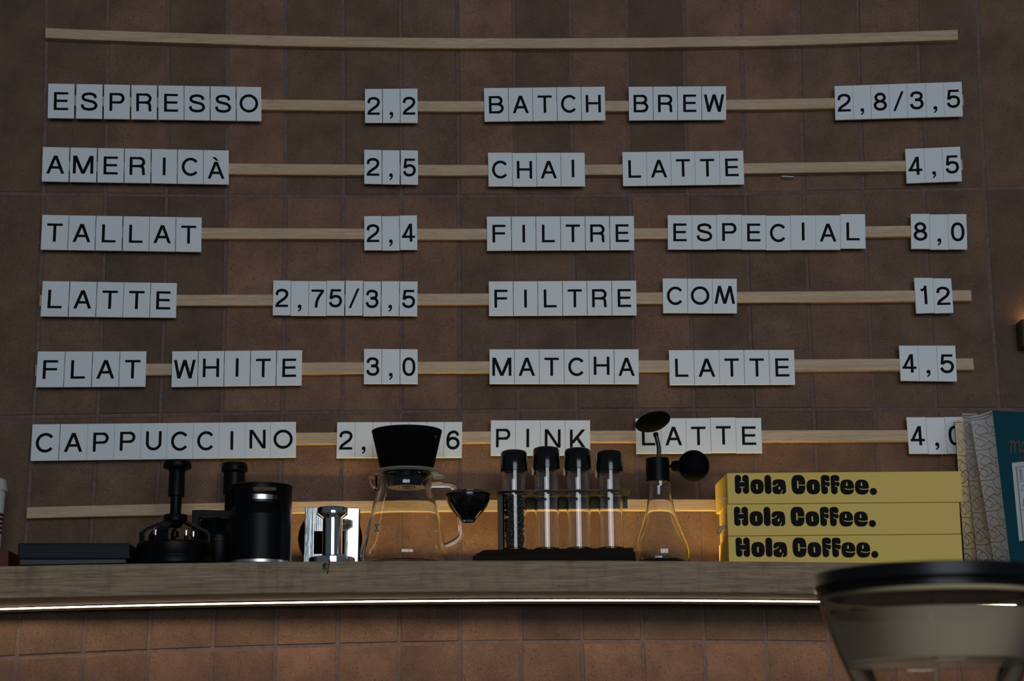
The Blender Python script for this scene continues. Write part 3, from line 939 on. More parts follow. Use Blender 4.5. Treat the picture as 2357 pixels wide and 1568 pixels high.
obj('crank_arm', MB().prism(pol, P.Y - .009, P.Y + .009), M_BLACK, t, smooth=0, bevel=.0008)
obj('spindle', MB().lathe(P.c(), P.prof([(6, 1201), (6, 1192)]), 16), M_BLACK, t)
Q = Place(536, -.058)
kb = obj('handle', MB().lathe(Q.c(), Q.prof([(21, 1178), (21, 1141), (25, 1140.5), (25.2, 1138), (25, 1090), (22, 1088), (29, 1086.5), (30, 1084), (30, 1070), (28.5, 1067.5), (0, 1066.8)]), 40), M_BLACK, t)

# ---- dosing canister with windows
P = Place(598, -.125)
t = thing('dosing_canister', P.base(), 'black cylindrical canister with cut-out windows showing a silver inner cup', 'canister')
R1, th = P.r(72.5), .0022
zt, zm, zbot = P.z(1124.5), P.z(1192), P.z0 + .004
obj('body', MB().lathe(P.c(), [(R1, zbot + .0008), (R1, zm), (R1 - th, zm), (R1 - th, zbot + .0008)], 96, closed=True), M_BLACK, t)
mb = MB()
nA = 96
zlev = [zm, P.z(1190), P.z(1178), P.z(1162), P.z(1159), P.z(1152), P.z(1144), P.z(1131), zt - .0008, zt]
def in_win(a, z):
    d0 = (math.degrees(a) + 360) % 360
    zmid = z
    win = P.z(1159.5) < zmid < P.z(1130)
    for w in (285, 195):
        dd = (d0 - w + 180) % 360 - 180
        if win and abs(dd) < 24: return 1
        if abs(dd) < 29 and P.z(1190.5) < zmid < P.z(1161.5): return 2
    return 0
def ring_pt(r, a, z):
    return (P.x + r * cos(a), P.Y + r * sin(a), z)
for i in range(len(zlev) - 1):
    za, zb2 = zlev[i], zlev[i + 1]
    for k in range(nA):
        a0, a1 = 2 * pi * k / nA, 2 * pi * (k + 1) / nA
        w = in_win((a0 + a1) / 2, (za + zb2) / 2)
        if w == 1: continue
        ra = rb = R1
        if w == 2:
            f = lambda z: (z - P.z(1190)) / (P.z(1162) - P.z(1190))
            ra, rb = R1 - .0005 - .006 * max(0, f(za)), R1 - .0005 - .006 * max(0, min(1, f(zb2)))
        mb.add([ring_pt(ra, a0, za), ring_pt(ra, a1, za), ring_pt(rb, a1, zb2), ring_pt(rb, a0, zb2),
                ring_pt(ra - th, a0, za), ring_pt(ra - th, a1, za), ring_pt(rb - th, a1, zb2), ring_pt(rb - th, a0, zb2)],
               [(0, 1, 2, 3), (7, 6, 5, 4), (0, 4, 5, 1), (3, 2, 6, 7), (0, 3, 7, 4), (1, 5, 6, 2)])
obj('windowed_collar', mb, M_BLACK, t, recalc=False, smooth=25)
obj('rim', MB().lathe(P.c(), [(R1 + .0005, zt), (R1 + .0008, zt + .002), (R1 - .002, zt + .0032), (R1 - .004, zt + .002), (R1 - .004, zt)], 96, closed=True), M_BLACK, t)
obj('inner_cup', MB().lathe(P.c(), [(0, P.z(1189)), (R1 - .010, P.z(1189)), (R1 - .008, P.z(1146)), (R1 - .0095, P.z(1146)), (R1 - .0115, P.z(1187)), (0, P.z(1187))], 64), mat('satin steel cup', (.75, .76, .78), .3, 1.0), t, recalc=False)
obj('base_ring', MB().lathe(P.c(), [(R1 - .006, P.z0 + .0003), (R1 - .001, P.z0 + .0008), (R1 - .0008, P.z0 + .0047), (R1 - .006, P.z0 + .0047)], 96), mat('satin steel ring', (.7, .71, .73), .35, 1.0), t)
mk = MB()
for k in range(22):
    if k in (7, 13): continue
    zz = P.z(1277) + (P.z(1226) - P.z(1277)) * k / 22
    a = radians(183 + 3.5)
    r = R1 + .0001
    mk.add([ring_pt(r, a + d, z_) for z_ in (zz, zz + .0009) for d in (-.012, .022)], [(0, 1, 3, 2)])
obj('printed_text', mk, M_GREYINK, t, smooth=0, recalc=False)

# ---- steel plate with black round back
fy = -.066
t = thing('tamping_stand', (at(762, 1290, fy).x, fy, shelf_z(762)), 'upright brushed steel square plate with a black round back, behind the tamper', 'coffee tool')
c = [at(702, 1168, fy), at(826.3, 1170, fy)]
zb = shelf_z(762) + .0004
xl, xr = at(698, 1292, fy).x, at(823.5, 1292, fy).x
wl, wr = at(722.6, 1223, fy), at(792.4, 1275, fy)
obj('steel_plate', MB().hexa([(xl, fy, zb), (xr, fy, zb), (xr, fy + .003, zb), (xl, fy + .003, zb)], [(c[0].x, fy, c[0].z), (c[1].x, fy, c[1].z), (c[1].x, fy + .003, c[1].z), (c[0].x, fy + .003, c[0].z)]), M_BRUSH, t, smooth=0, bevel=.0006)
obj('square_inset', MB().box((wl.x, fy - .0006, wr.z), (wr.x, fy - .0001, wl.z)), M_SOFT, t, smooth=0)
ctr = at(759.5, 1241, fy + .008)
obj('backing_block', MB().box((xl + .004, fy + .003, zb), (xr + .0022, fy + .008, c[1].z - .001)), M_BLACK, t, smooth=0)
Rb = mm(73.5, 760, 1241, fy + .008)
obj('round_back', MB().lathe((ctr.x, fy + .0145, max(ctr.z, zb + Rb)), [(Rb - .002, -.006), (Rb, -.004), (Rb - .0012, -.002), (Rb, 0), (Rb, .005), (Rb - .003, .006)], 64, axis=(0, -1, 0)), M_SOFT, t)

# ---- tamper
P = Place(764.5, -.128)
t = thing('coffee_tamper', P.base(), 'polished steel spool-shaped tamper standing at the shelf edge', 'tamper')
obj('handle', MB().lathe(P.c(), P.prof([(20, 1287), (22, 1283), (22.6, 1279), (22.8, 1194), (26, 1191.5), (34, 1187), (35.8, 1184.5), (35.8, 1173), (34.5, 1170), (30, 1168.6), (0, 1168.4)]), 64), M_CHROME, t)
obj('base', MB().lathe(P.c(), [(P.r(51), P.z0 + .0003), (P.r(52.7), P.z0 + .001), (P.r(52.7), P.z(1286)), (P.r(51), P.z(1284.6)), (P.r(28), P.z(1280.5)), (P.r(22.5), P.z(1278))], 64), M_CHROME, t)

# ---- dried sprig over the shelf edge
p0 = at(756, 1296, -SD - .002)
t = thing('herb_sprig', (p0.x, -SD - .002, p0.z), 'tiny dark green sprig hanging over the shelf edge below the tamper', 'sprig')
e = [at(759, 1290.5, -SD + .002) + Vector((0, 0, .0012)), at(757.5, 1291.5, -SD - .0016) + Vector((0, 0, .001)), at(757, 1300, -SD - .002), at(755, 1312, -SD - .002), at(754, 1321, -SD - .003)]
obj('stem', MB().tube(catmull(e, 4), .0007, 6), M_STEM, t)
for (ax_, ay_, ln, an) in ((754, 1297, 9, 215), (753, 1301, 10, 200), (750, 1305, 9, 205), (748, 1300, 8, 190), (746, 1306, 7, 230), (753, 1308, 7, 215), (751, 1296, 7, 195)):
    p = at(ax_, ay_, -SD - .0025)
    L = ln * .00058
    d = Vector((cos(radians(an)), -.25, sin(radians(an)))).normalized()
    s_ = d.cross(Vector((0, 1, 0))).normalized()
    mb = MB().add([p, p + d * L * .5 + s_ * L * .3, p + d * L, p + d * L * .5 - s_ * L * .3, p + d * L * .5 + Vector((0, -.0006, 0))], [(0, 1, 4), (1, 2, 4), (2, 3, 4), (3, 0, 4)])
    obj('leaf', mb, M_LEAF, t, smooth=0, recalc=False)

# ---- glass carafe
P = Place(931, -.109)
t = thing('glass_carafe', P.base(), 'clear glass coffee carafe with glass handle, under the black dripper', 'carafe')
prof_o = [(0, 1291.5), (60, 1291.5), (84, 1290.5), (94, 1287), (99.5, 1279), (100.5, 1270), (98, 1260), (92, 1240), (82, 1196), (71, 1153), (64, 1130), (62, 1118), (64, 1104), (67, 1096)]
P_ = []
zof = P.z0 + .0004 - P.z(1291.5)
pts = catmull([(r, y) for r, y in prof_o], 4)
outer = [(P.r(max(q.x, 0)), P.z(q.y) + zof * max(0, 1 - (1291.5 - q.y) / 60)) for q in pts]
inner = [(max(r - .0019, 0), z + (.0022 if i < 12 else 0)) for i, (r, z) in enumerate(outer)]
prof = outer + inner[::-1]
obj('glass_body', MB().lathe(P.c(), prof, 72), M_GLASS, t, recalc=True, smooth=50)
hp = [at(x, y, P.Y) for x, y in ((993, 1117), (1010, 1116.5), (1030, 1117), (1040, 1119), (1046, 1126), (1049, 1140), (1055, 1180), (1061, 1216), (1062, 1226), (1058, 1236), (1046, 1246), (1030, 1254.5), (1024, 1258))]
obj('handle', MB().tube(catmull(hp, 5), .0036, 16), M_GLASS, t, smooth=60)
mb = MB()
spo, n = [], 9
lip = []
for i, (y, ext, hw) in enumerate(((1130, 0, 8), (1124, 7, 12), (1112, 14, 17), (1100, 17, 22), (1096, 16, 24))):
    ring = []
    for k in range(n):
        s_ = -1 + 2 * k / (n - 1)
        rad = P.r(63 + (66 - 63) * (i / 4)) + P.r(ext) * (1 - s_ * s_)
        a = pi + s_ * P.r(hw) / P.r(64)
        ring.append((P.x + rad * cos(a), P.Y + rad * sin(a), P.z(y)))
    lip += ring
for i in range(4):
    for k in range(n - 1):
        mb.add([lip[i * n + k], lip[i * n + k + 1], lip[(i + 1) * n + k + 1], lip[(i + 1) * n + k]], [(0, 1, 2, 3)])
o = obj('pouring_spout', mb, M_GLASS, t, smooth=60)
sm = o.modifiers.new('thickness', 'SOLIDIFY'); sm.thickness = .0016; sm.offset = 1
# printed emblem and level marks on the glass
def wrap(P, px, py, rp, off=.0003):
    """point on the front of the turned body at that pixel"""
    x = at(px, py, P.Y).x - P.x
    r = P.r(rp) + off
    x = max(-r * .98, min(r * .98, x))
    return Vector((P.x + x, P.Y - math.sqrt(r * r - x * x), P.z(py)))
cr_ = lambda y: interp([(1096, 67), (1118, 62), (1130, 64), (1153, 71), (1196, 82), (1240, 92), (1260, 98), (1270, 100.5)], y)
def decal(name, polys, m_, parent, off=.0003):
    mb = MB()
    for pl_ in polys:
        mb.add([wrap(P, x, y, cr_(y) + .3, off) for x, y in pl_], [tuple(range(len(pl_)))])
    return obj(name, mb, m_, parent, smooth=0, recalc=False)
cx, cyp = 880, 1223.5
disc = [(cx - 9.5 + 11 * cos(2 * pi * k / 28) + 2.5 * sin(2 * pi * k / 28) * -1 * -.6, cyp - 12.3 * sin(2 * pi * k / 28)) for k in range(28)]
em = decal('emblem', [disc], M_FROST, t, .0002)
hg = [[(864.5, 1214.8), (876, 1214.2), (875, 1216.2), (865.8, 1216.8)], [(866, 1231.2), (876.5, 1229.6), (877, 1231.8), (865.6, 1233.6)],
      [(866, 1217), (868, 1217), (876, 1230), (874, 1230.3)], [(873.5, 1216.4), (875.3, 1216.2), (868, 1231), (866, 1231.2)]]
decal('hourglass_mark', hg, M_BROWNP, em, .0005)
lv = []
for y in (1201.5, 1226.5):
    x0 = 985 if y < 1210 else 991
    lv += [[(x0 + 10, y - 3), (x0 + 17, y - 3), (x0 + 17, y - 2), (x0 + 10, y - 2)], [(x0 + 10, y + 1), (x0 + 19, y + 1), (x0 + 19, y + 2), (x0 + 10, y + 2)], [(x0 + 10, y + 4), (x0 + 17, y + 4), (x0 + 17, y + 5), (x0 + 10, y + 5)]]
    ringp = [(x0 + 3.5 * cos(2 * pi * k / 16), y + 4.5 * sin(2 * pi * k / 16)) for k in range(16)]
    for k in range(16):
        q1, q2 = ringp[k], ringp[(k + 1) % 16]
        c_ = (x0, y)
        lv.append([q1, q2, (c_[0] + (q2[0] - c_[0]) * .75, c_[1] + (q2[1] - c_[1]) * .75), (c_[0] + (q1[0] - c_[0]) * .75, c_[1] + (q1[1] - c_[1]) * .75)])
decal('level_marks', lv, M_FROST, t)

# ---- dripper on the carafe
Q = Place(936.5, -.109, 1030)
zc = P.z(1096) + .0004
t = thing('coffee_dripper', (Q.x, Q.Y, zc), 'black cone coffee dripper with clear collar, on top of the glass carafe', 'dripper')
cone = [(59, 1083), (60.5, 1081.5), (80.5, 996), (81.2, 993), (79.6, 992), (57, 1081), (40, 1088)]
obj('cone', MB().lathe(Q.c(), Q.prof([(0, 1086), (58, 1084)] + cone + [(0, 1090)]), 72), M_SOFT, t, recalc=False)
z_ = Q.z(1084.5)
cg = MB().lathe(Q.c(), [(Q.r(59.5), z_ - .0030), (Q.r(68), z_ - .0032), (Q.r(76.5), z_ - .0016), (Q.r(76.8), z_ - .0002), (Q.r(68), z_ - .0006), (Q.r(59.5), z_ - .0002)], 72, closed=True)
obj('collar', cg, M_COLLAR, t)
tabp = [at(x, 1097, Q.Y) for x in (998, 1024)]
zt_ = Q.z(1098.5)
obj('collar_tab', MB().prism([(at(992, 1090, Q.Y).x, Q.z(1092)), (at(1000, 1090, Q.Y).x, Q.z(1101)), (at(1014, 1090, Q.Y).x, Q.z(1101)), (at(1024, 1090, Q.Y).x, Q.z(1098.5)), (at(1010, 1090, Q.Y).x, Q.z(1094.5)), (at(1000, 1090, Q.Y).x, Q.z(1088))], Q.Y - .012, Q.Y + .012), M_COLLAR, t, smooth=0)
obj('lower_cup', MB().lathe(Q.c(), Q.prof([(56, 1089.5), (54, 1094), (46, 1121), (43.5, 1123.5), (40, 1123.5), (20, 1122.5), (18, 1124), (6, 1124), (0, 1122)]), 64), M_GLOSS, t)
mk = MB()
mkpts = [(1003, 1012), (1005, 1012), (1007, 1012), (1009, 1012)]
for k, (x, y) in enumerate(mkpts):
    rr = Q.r(77.0) + .0003
    a = radians(-33 + k * 2.1)
    for dz in (0, .0016):
        mk.add([(Q.x + rr * cos(a + d), Q.Y + rr * sin(a + d), Q.z(1015) + dz + e_) for e_ in (0, .0012) for d in (-.013, .013)], [(0, 1, 3, 2)])
obj('printed_mark', mk, M_GREYINK, t, smooth=0, recalc=False)

# ---- test tube rack
fy = -.150
ky = -.080                                        # back of rack base
z0 = shelf_z(1270)
t = thing('tube_rack', (at(1275, 1290, fy).x, (fy + ky) / 2, z0), 'black metal and dark wood rack holding four glass tubes', 'rack')
X = lambda px, Y=fy, py=1270: at(px, py, Y).x
Zf = lambda py, px=1270, Y=fy: at(px, py, Y).z
pol = [(X(1088), z0 + .0003), (X(1460), z0 + .0003), (X(1458.5), Zf(1264.5)), (X(1455), Zf(1262.6)), (X(1114), Zf(1264.5)), (X(1088), Zf(1279))]
obj('wooden_base', MB().prism(pol, fy, ky), M_RACKWOOD, t, smooth=0, bevel=.0012)
zbase = Zf(1262.6)
TY = -.113                                        # axis of the tubes
zp1 = at(1300, 1129.5, fy + .006).z               # plate level
pf, pb = fy + .006, ky + .004
TC = [(1185, 29, 1038, 1086), (1260.2, 29, 1030.4, 1080), (1333, 29, 1033, 1081.3), (1407, 29, 1039, 1086)]
tubes = []
for px, rp, yt, yb in TC:
    q = Place(px, TY)
    tubes.append((q, q.r(28.5)))
FU = Place(1077.5, TY, 1133)
holes = [(FU.x, FU.r(52))] + [(q.x, r + .0008) for q, r in tubes]
edges = [FU.x - FU.r(61)] + [X(1146, TY, 1130)] + [(tubes[i][0].x + tubes[i + 1][0].x) / 2 for i in range(3)] + [X(1449, TY, 1130)]
def holed_plate(x0, x1, y0, y1, hx, hy, r, z0_, z1_):
    mb = MB()
    n = 48
    inn, out = [], []
    for k in range(n):
        a = 2 * pi * k / n
        c, s = cos(a), sin(a)
        inn.append((hx + r * c, hy + r * s))
        lim = []
        if c > 1e-9: lim.append((x1 - hx) / c)
        if c < -1e-9: lim.append((x0 - hx) / c)
        if s > 1e-9: lim.append((y1 - hy) / s)
        if s < -1e-9: lim.append((y0 - hy) / s)
        d = min(lim)
        out.append((hx + d * c, hy + d * s))
    # snap nearest to corners
    for cx_, cy2 in ((x0, y0), (x1, y0), (x1, y1), (x0, y1)):
        k = min(range(n), key=lambda i: (out[i][0] - cx_) ** 2 + (out[i][1] - cy2) ** 2)
        out[k] = (cx_, cy2)
    for k in range(n):
        j = (k + 1) % n
        A, B, C_, D_ = inn[k], inn[j], out[j], out[k]
        vs = [(*p, zz) for zz in (z0_, z1_) for p in (A, B, C_, D_)]
        mb.add(vs, [(0, 1, 2, 3), (7, 6, 5, 4), (0, 4, 5, 1), (2, 6, 7, 3)])
    return mb
plate = MB()
for i in range(5):
    hx, hr = holes[i]
    y0_, y1_ = (pf, pb) if i else (TY - FU.r(61), TY + FU.r(61))
    if i == 0: y0_, y1_ = pf + .001, pb
    m2 = holed_plate(edges[i], edges[i + 1], y0_, y1_, hx, TY, min(hr, (y1_ - y0_) / 2 - .001) if i == 0 else hr, zp1, zp1 + .0016)
    plate.add(m2.v, m2.f)
br_ = obj('holder_plate', plate, M_BRACKET, t, smooth=0)
obj('rear_flange', MB().box((X(1150, pb), pb - .0016, at(1300, 1172, pb).z), (X(1447, pb), pb, zp1)), M_BRACKET, t, smooth=0)
obj('post', MB().box((X(1145.5, TY, 1200), TY - .012, zbase - .001), (X(1157, TY, 1200), TY + .012, zp1 + .0004)), M_BRACKET, t, smooth=0)

# funnel hanging in the rack's ring
t = thing('dosing_funnel', (FU.x, TY, zp1), 'small black metal funnel hanging at the left end of the tube rack', 'funnel')
fr_ = min(FU.r(52), (pb - pf) / 2 - .001)
zz = zp1 + .0017
fo = [(fr_ - .0010, zz)] + [(min(FU.r(r), fr_ - .0012), zz - (y - 1133) * FU.k) for r, y in ((52, 1138), (49, 1150), (44, 1162), (36, 1174), (28, 1182), (21, 1189), (18.5, 1192), (17.5, 1196))]
fi = [(r - .0014, z + .0007) for r, z in fo[1:]]
fpr = [(FU.r(58), zz + .0008), (FU.r(58), zz)] + fo + fi[::-1] + [(fr_ - .003, zz + .0008)]
obj('funnel_bowl', MB().lathe((FU.x, TY, 0), fpr, 64, closed=True), M_GLOSS, t, smooth=50)
obj('spout_tip', MB().lathe((FU.x, TY, 0), [(FU.r(16.8), zz - 63 * FU.k), (FU.r(16), zz - 66.5 * FU.k), (FU.r(14), zz - 66.5 * FU.k), (FU.r(14), zz - 63 * FU.k)], 40, closed=True), M_CHROME, t)

# glass tubes
names = ['glass tube full of dark coffee beans, nearest the funnel', 'tallest-standing glass tube in the rack, beside the bean tube', 'empty glass tube in the rack, third from the funnel', 'empty glass tube at the right end of the rack']
for i, ((q, r), (px, rp, yt, yb)) in enumerate(zip(tubes, TC)):
    zb = zbase + .0004
    zt_ = q.z(yb - 2)
    t = thing('glass_tube', (q.x, TY, zb), names[i], 'glass tube', 'glass tubes in the rack')
    r2 = r - .0022
    obj('glass_wall', MB().lathe((q.x, TY, 0), [(0, zb), (r - .002, zb), (r, zb + .002), (r, zt_), (r2, zt_), (r2, zb + .0045), (r2 - .003, zb + .003), (0, zb + .003)], 64), M_GLASS, t, smooth=25)
    rc = q.r(31.2)
    obj('cap', MB().lathe((q.x, TY, 0), [(rc - .0012, zt_ + .0006), (rc, q.z(yb)), (rc + .0002, q.z(yb) + .002), (rc - .0004, q.z(yt + 7)), (rc - .0018, q.z(yt + 2.5)), (rc - .005, q.z(yt)), (0, q.z(yt - .3))], 56), M_GLOSS, t)
    obj('stopper', MB().lathe((q.x, TY, 0), [(0, zt_ - .005), (r2 - .0035, zt_ - .005), (r2 - .0015, zt_ - .001), (r2 - .0015, zt_ + .0004), (0, zt_ + .0004)], 40), M_GLOSS, t)
    if i:
        a = radians(178)
        vs = [(q.x + (rc + d) * cos(a + e_), TY + (rc + d) * sin(a + e_), z_) for z_ in (q.z(yb + 14), q.z(yb - 4)) for d in (-.0004, .0016) for e_ in (-.18, .18)]
        obj('cap_tab', MB().add(vs, [(0, 1, 3, 2), (4, 6, 7, 5), (0, 4, 5, 1), (2, 3, 7, 6), (0, 2, 6, 4), (1, 5, 7, 3)]), M_GLOSS, t, smooth=0)
    if i == 0:
        mb = MB()
        rng = random.Random(3)
        z_top = q.z(1143)
        zcur = zb + .0075
        while zcur < z_top:
            for k in range(13):
                a = rng.uniform(0, 6.28)
                rad = (r2 - .0046) * (1 if k < 10 else .45)
                c_ = Vector((q.x + rad * cos(a), TY + rad * sin(a), zcur + rng.uniform(-.001, .001)))
                M = Matrix.Rotation(rng.uniform(0, 3), 3, 'X') @ Matrix.Rotation(rng.uniform(0, 3), 3, 'Z')
                b_ = MB().ball((0, 0, 0), 1, 10, 6, sc=(.0042, .0030, .0022))
                mb.add([c_ + M @ v for v in b_.v], b_.f)
            zcur += .0033
        tag(obj('coffee_beans', mb, M_BEAN, t, smooth=80, recalc=False), kind='stuff')

# ---- blower flask
P = Place(1522, -.112)
t = thing('glass_flask', P.base(), 'conical glass flask with black collar, rubber bulb and tilted disc on a bent stem', 'flask')
po = [(0, 1291), (40, 1291), (56, 1290), (63, 1283), (65.5, 1271), (64.5, 1260), (61, 1246), (49, 1221), (39, 1195), (33.5, 1175), (28, 1145), (25.5, 1122), (25, 1107)]
pts = catmull(po, 4)
zof = P.z0 + .0004 - P.z(1291)
outer = [(P.r(max(q.x, 0)), P.z(q.y) + zof * max(0, 1 - (1291 - q.y) / 60)) for q in pts]
inner = [(max(r - .0018, 0), z + (.0022 if i < 10 else 0)) for i, (r, z) in enumerate(outer)]
obj('glass_body', MB().lathe(P.c(), outer + inner[::-1], 72), M_GLASS, t, smooth=50)
gz = P.z0 + .0035
mb = MB()
vs, fs = [], []
rng = random.Random(5)
n = 40
for j, rr in enumerate((0.0, .25, .5, .75, .9)):
    for k in range(n):
        a = 2 * pi * k / n
        vs.append((P.x + P.r(57) * rr * cos(a), P.Y + P.r(57) * rr * sin(a), gz + .0035 + rng.uniform(-.0008, .0012)))
for k in range(n):
    a = 2 * pi * k / n
    vs.append((P.x + P.r(58) * cos(a), P.Y + P.r(58) * sin(a), gz + .0012))
for j in range(5):
    for k in range(n):
        fs.append((j * n + k, (j + 1) * n + k, (j + 1) * n + (k + 1) % n, j * n + (k + 1) % n))
tag(obj('coffee_grounds', mb.add(vs, fs), M_GRND, t, smooth=0), kind='stuff')
C = Place(1517.5, -.112)
obj('collar', MB().lathe((P.x - P.r(3.5), P.Y, 0), C.prof([(25, 1110), (27.2, 1109), (27.2, 1057.5), (26, 1056), (0, 1055.5)]), 48), M_BLACK, t)
st = [at(x, y, P.Y) for x, y in ((1516, 1058), (1516.5, 1040), (1516, 1028), (1513, 1015), (1510.5, 1004), (1509, 996))]
obj('stem', MB().tube(catmull(st, 5), P.r(5), 14), M_GLOSS, t, smooth=60)
obj('ball_joint', MB().ball(at(1509.5, 1001, P.Y), P.r(6.5), 20, 12), M_BLACK, t)
dc = at(1503.6, 974, P.Y - .002)
axd = Vector((-.20, -.55, -.82)).normalized()
axd = (cam_dir(.215, -.80, -.56)).normalized()
obj('disc', MB().lathe(dc, [(0, .004), (P.r(18), .0036), (P.r(36), .0012), (P.r(41.5), -.0012), (P.r(41.5), -.003), (P.r(36), -.001), (0, .0012)], 64, axis=axd), M_SOFT, t, smooth=60)
bc = at(1596.5, 1072.5, P.Y)
obj('rubber_bulb', MB().ball(bc, P.r(36.5), 40, 26), M_SOFT, t, smooth=80)
obj('bulb_neck', MB().lathe((at(1542, 1074, P.Y).x, P.Y, P.z(1073.5)), [(P.r(3.5), -.0005), (P.r(3.5), P.r(3)), (P.r(10), P.r(4)), (P.r(12.5), P.r(9)), (P.r(13), P.r(22))], 28, axis=(1, 0, 0)), M_SOFT, t)

# ---- yellow boxes with lettering
def ell(g, x0, x1, y0, y1, e=2.6, mi=0):
    g.poly(arc((x0 + x1) / 2, (y0 + y1) / 2, (x1 - x0) / 2, (y1 - y0) / 2, 0, 360, 40, e)[:-1], mi)
def cap_(g, x0, x1, y0, y1, mi=0, r=None):
    """upright stadium"""
    r = (x1 - x0) / 2 if r is None else r
    p = []
    for cx_, cy2, a0 in ((x1 - r, y1 - r, 0), (x0 + r, y1 - r, 90), (x0 + r, y0 + r, 180), (x1 - r, y0 + r, 270)):
        p += arc(cx_, cy2, r, r, a0, a0 + 90, 8)
    g.poly(p, mi)
def fat_text():
    g = Flat()
    U = lambda x: (x - 205) / 172.0
    V = lambda y: (342 - y) / 172.0
    s = .035
    # H
    cap_(g, U(205), U(264), V(342), V(170)); cap_(g, U(274), U(333), V(342), V(170)); g.bar(U(235), U(303), V(342) + .1, V(170) - .1)
    g.bar(U(264), U(274), V(232), V(170) + .02, 1); g.bar(U(247), U(291), V(235), V(229.5), 1)
    g.bar(U(264), U(274), V(342) - .02, V(281), 1); g.bar(U(247), U(291), V(284), V(278.5), 1)
    def o(x0, x1):
        ell(g, U(x0), U(x1), V(343), V(209)); cap_(g, U((x0 + x1) / 2 - 7), U((x0 + x1) / 2 + 5), V(302), V(252), 1)
    o(345, 466)
    cap_(g, U(474), U(535), V(342), V(170))
    # a
    ell(g, U(545), U(664), V(300), V(209), 2.8); ell(g, U(543), U(640), V(343), V(262), 2.6); cap_(g, U(605), U(667), V(342), V(235))
    g.stroke(catmull([(U(540), V(266)), (U(562), V(272)), (U(580), V(262)), (U(592), V(247))]), .035, mi=1)
    g.poly([(U(540), V(262)), (U(562), V(268)), (U(550), V(276)), (U(538), V(280))], 1)
    g.poly([(U(598), V(300)), (U(602), V(280)), (U(612), V(272)), (U(613), V(300))], 1)
    g.stroke(catmull([(U(618), V(344)), (U(622), V(330)), (U(629), V(318)), (U(633), V(308))]), .035, mi=1)
    # C
    ell(g, U(717), U(843), V(343), V(169), 2.8); cap_(g, U(768), U(780), V(292), V(222), 1)
    g.bar(U(775), U(850), V(264), V(258), 1)
    o(852, 975)
    for x in (985, 1073):
        cap_(g, U(x), U(x + 60), V(342), V(175)); ell(g, U(x), U(x + 80), V(232), V(169), 2.6); ell(g, U(x + 20), U(x + 80), V(275), V(226), 2.3); g.bar(U(x), U(x + 40), V(300), V(200))
        g.stroke(catmull([(U(x + 36), V(222)), (U(x + 52), V(229)), (U(x + 66), V(229)), (U(x + 84), V(222))]), .035, mi=1)
        g.stroke(catmull([(U(x + 36), V(264)), (U(x + 50), V(274)), (U(x + 64), V(276)), (U(x + 86), V(270))]), .035, mi=1)
    for x in (1157, 1291):
        ell(g, U(x), U(x + 125), V(344), V(209)); g.poly([(U(x + 52), V(266)), (U(x + 55), V(240)), (U(x + 65), V(233)), (U(x + 67), V(266))], 1)
        g.stroke(catmull([(U(x + 40), V(292)), (U(x + 70), V(298)), (U(x + 100), V(297)), (U(x + 130), V(290))]), .038, mi=1)
    ell(g, U(1424), U(1487), V(347), V(285), 2.0)
    return g
FT = fat_text()
bx = [  # corner pixels of each front, lettering box (x0, x1, top, base)
    ([(1674.9, 1085.1), (2212.8, 1087.7), (2214.9, 1158.0), (1673.2, 1154.9)], (1692.2, 2018.6, 1093.3, 1137.1), 'topmost yellow card box of the stack of three, black lettering on its front'),
    ([(1673.5, 1156.6), (2209, 1160.2), (2211, 1231.5), (1674.5, 1228.2)], (1690.4, 2016.3, 1166.6, 1210.9), 'middle yellow card box of the stack of three, black lettering on its front'),
    ([(1676.4, 1230.2), (2214, 1233.5), (2216, 1305.5), (1677, 1304)], (1694.2, 2021.9, 1237.4, 1282.2), 'bottom yellow card box of the stack of three, resting on the shelf')]
zs = shelf_z(1945) + .0003
fyb = -.150
levels = [zs, at(1945, 1232, fyb).z, at(1945, 1158.4, fyb).z, at(1945, 1086.4, fyb).z]
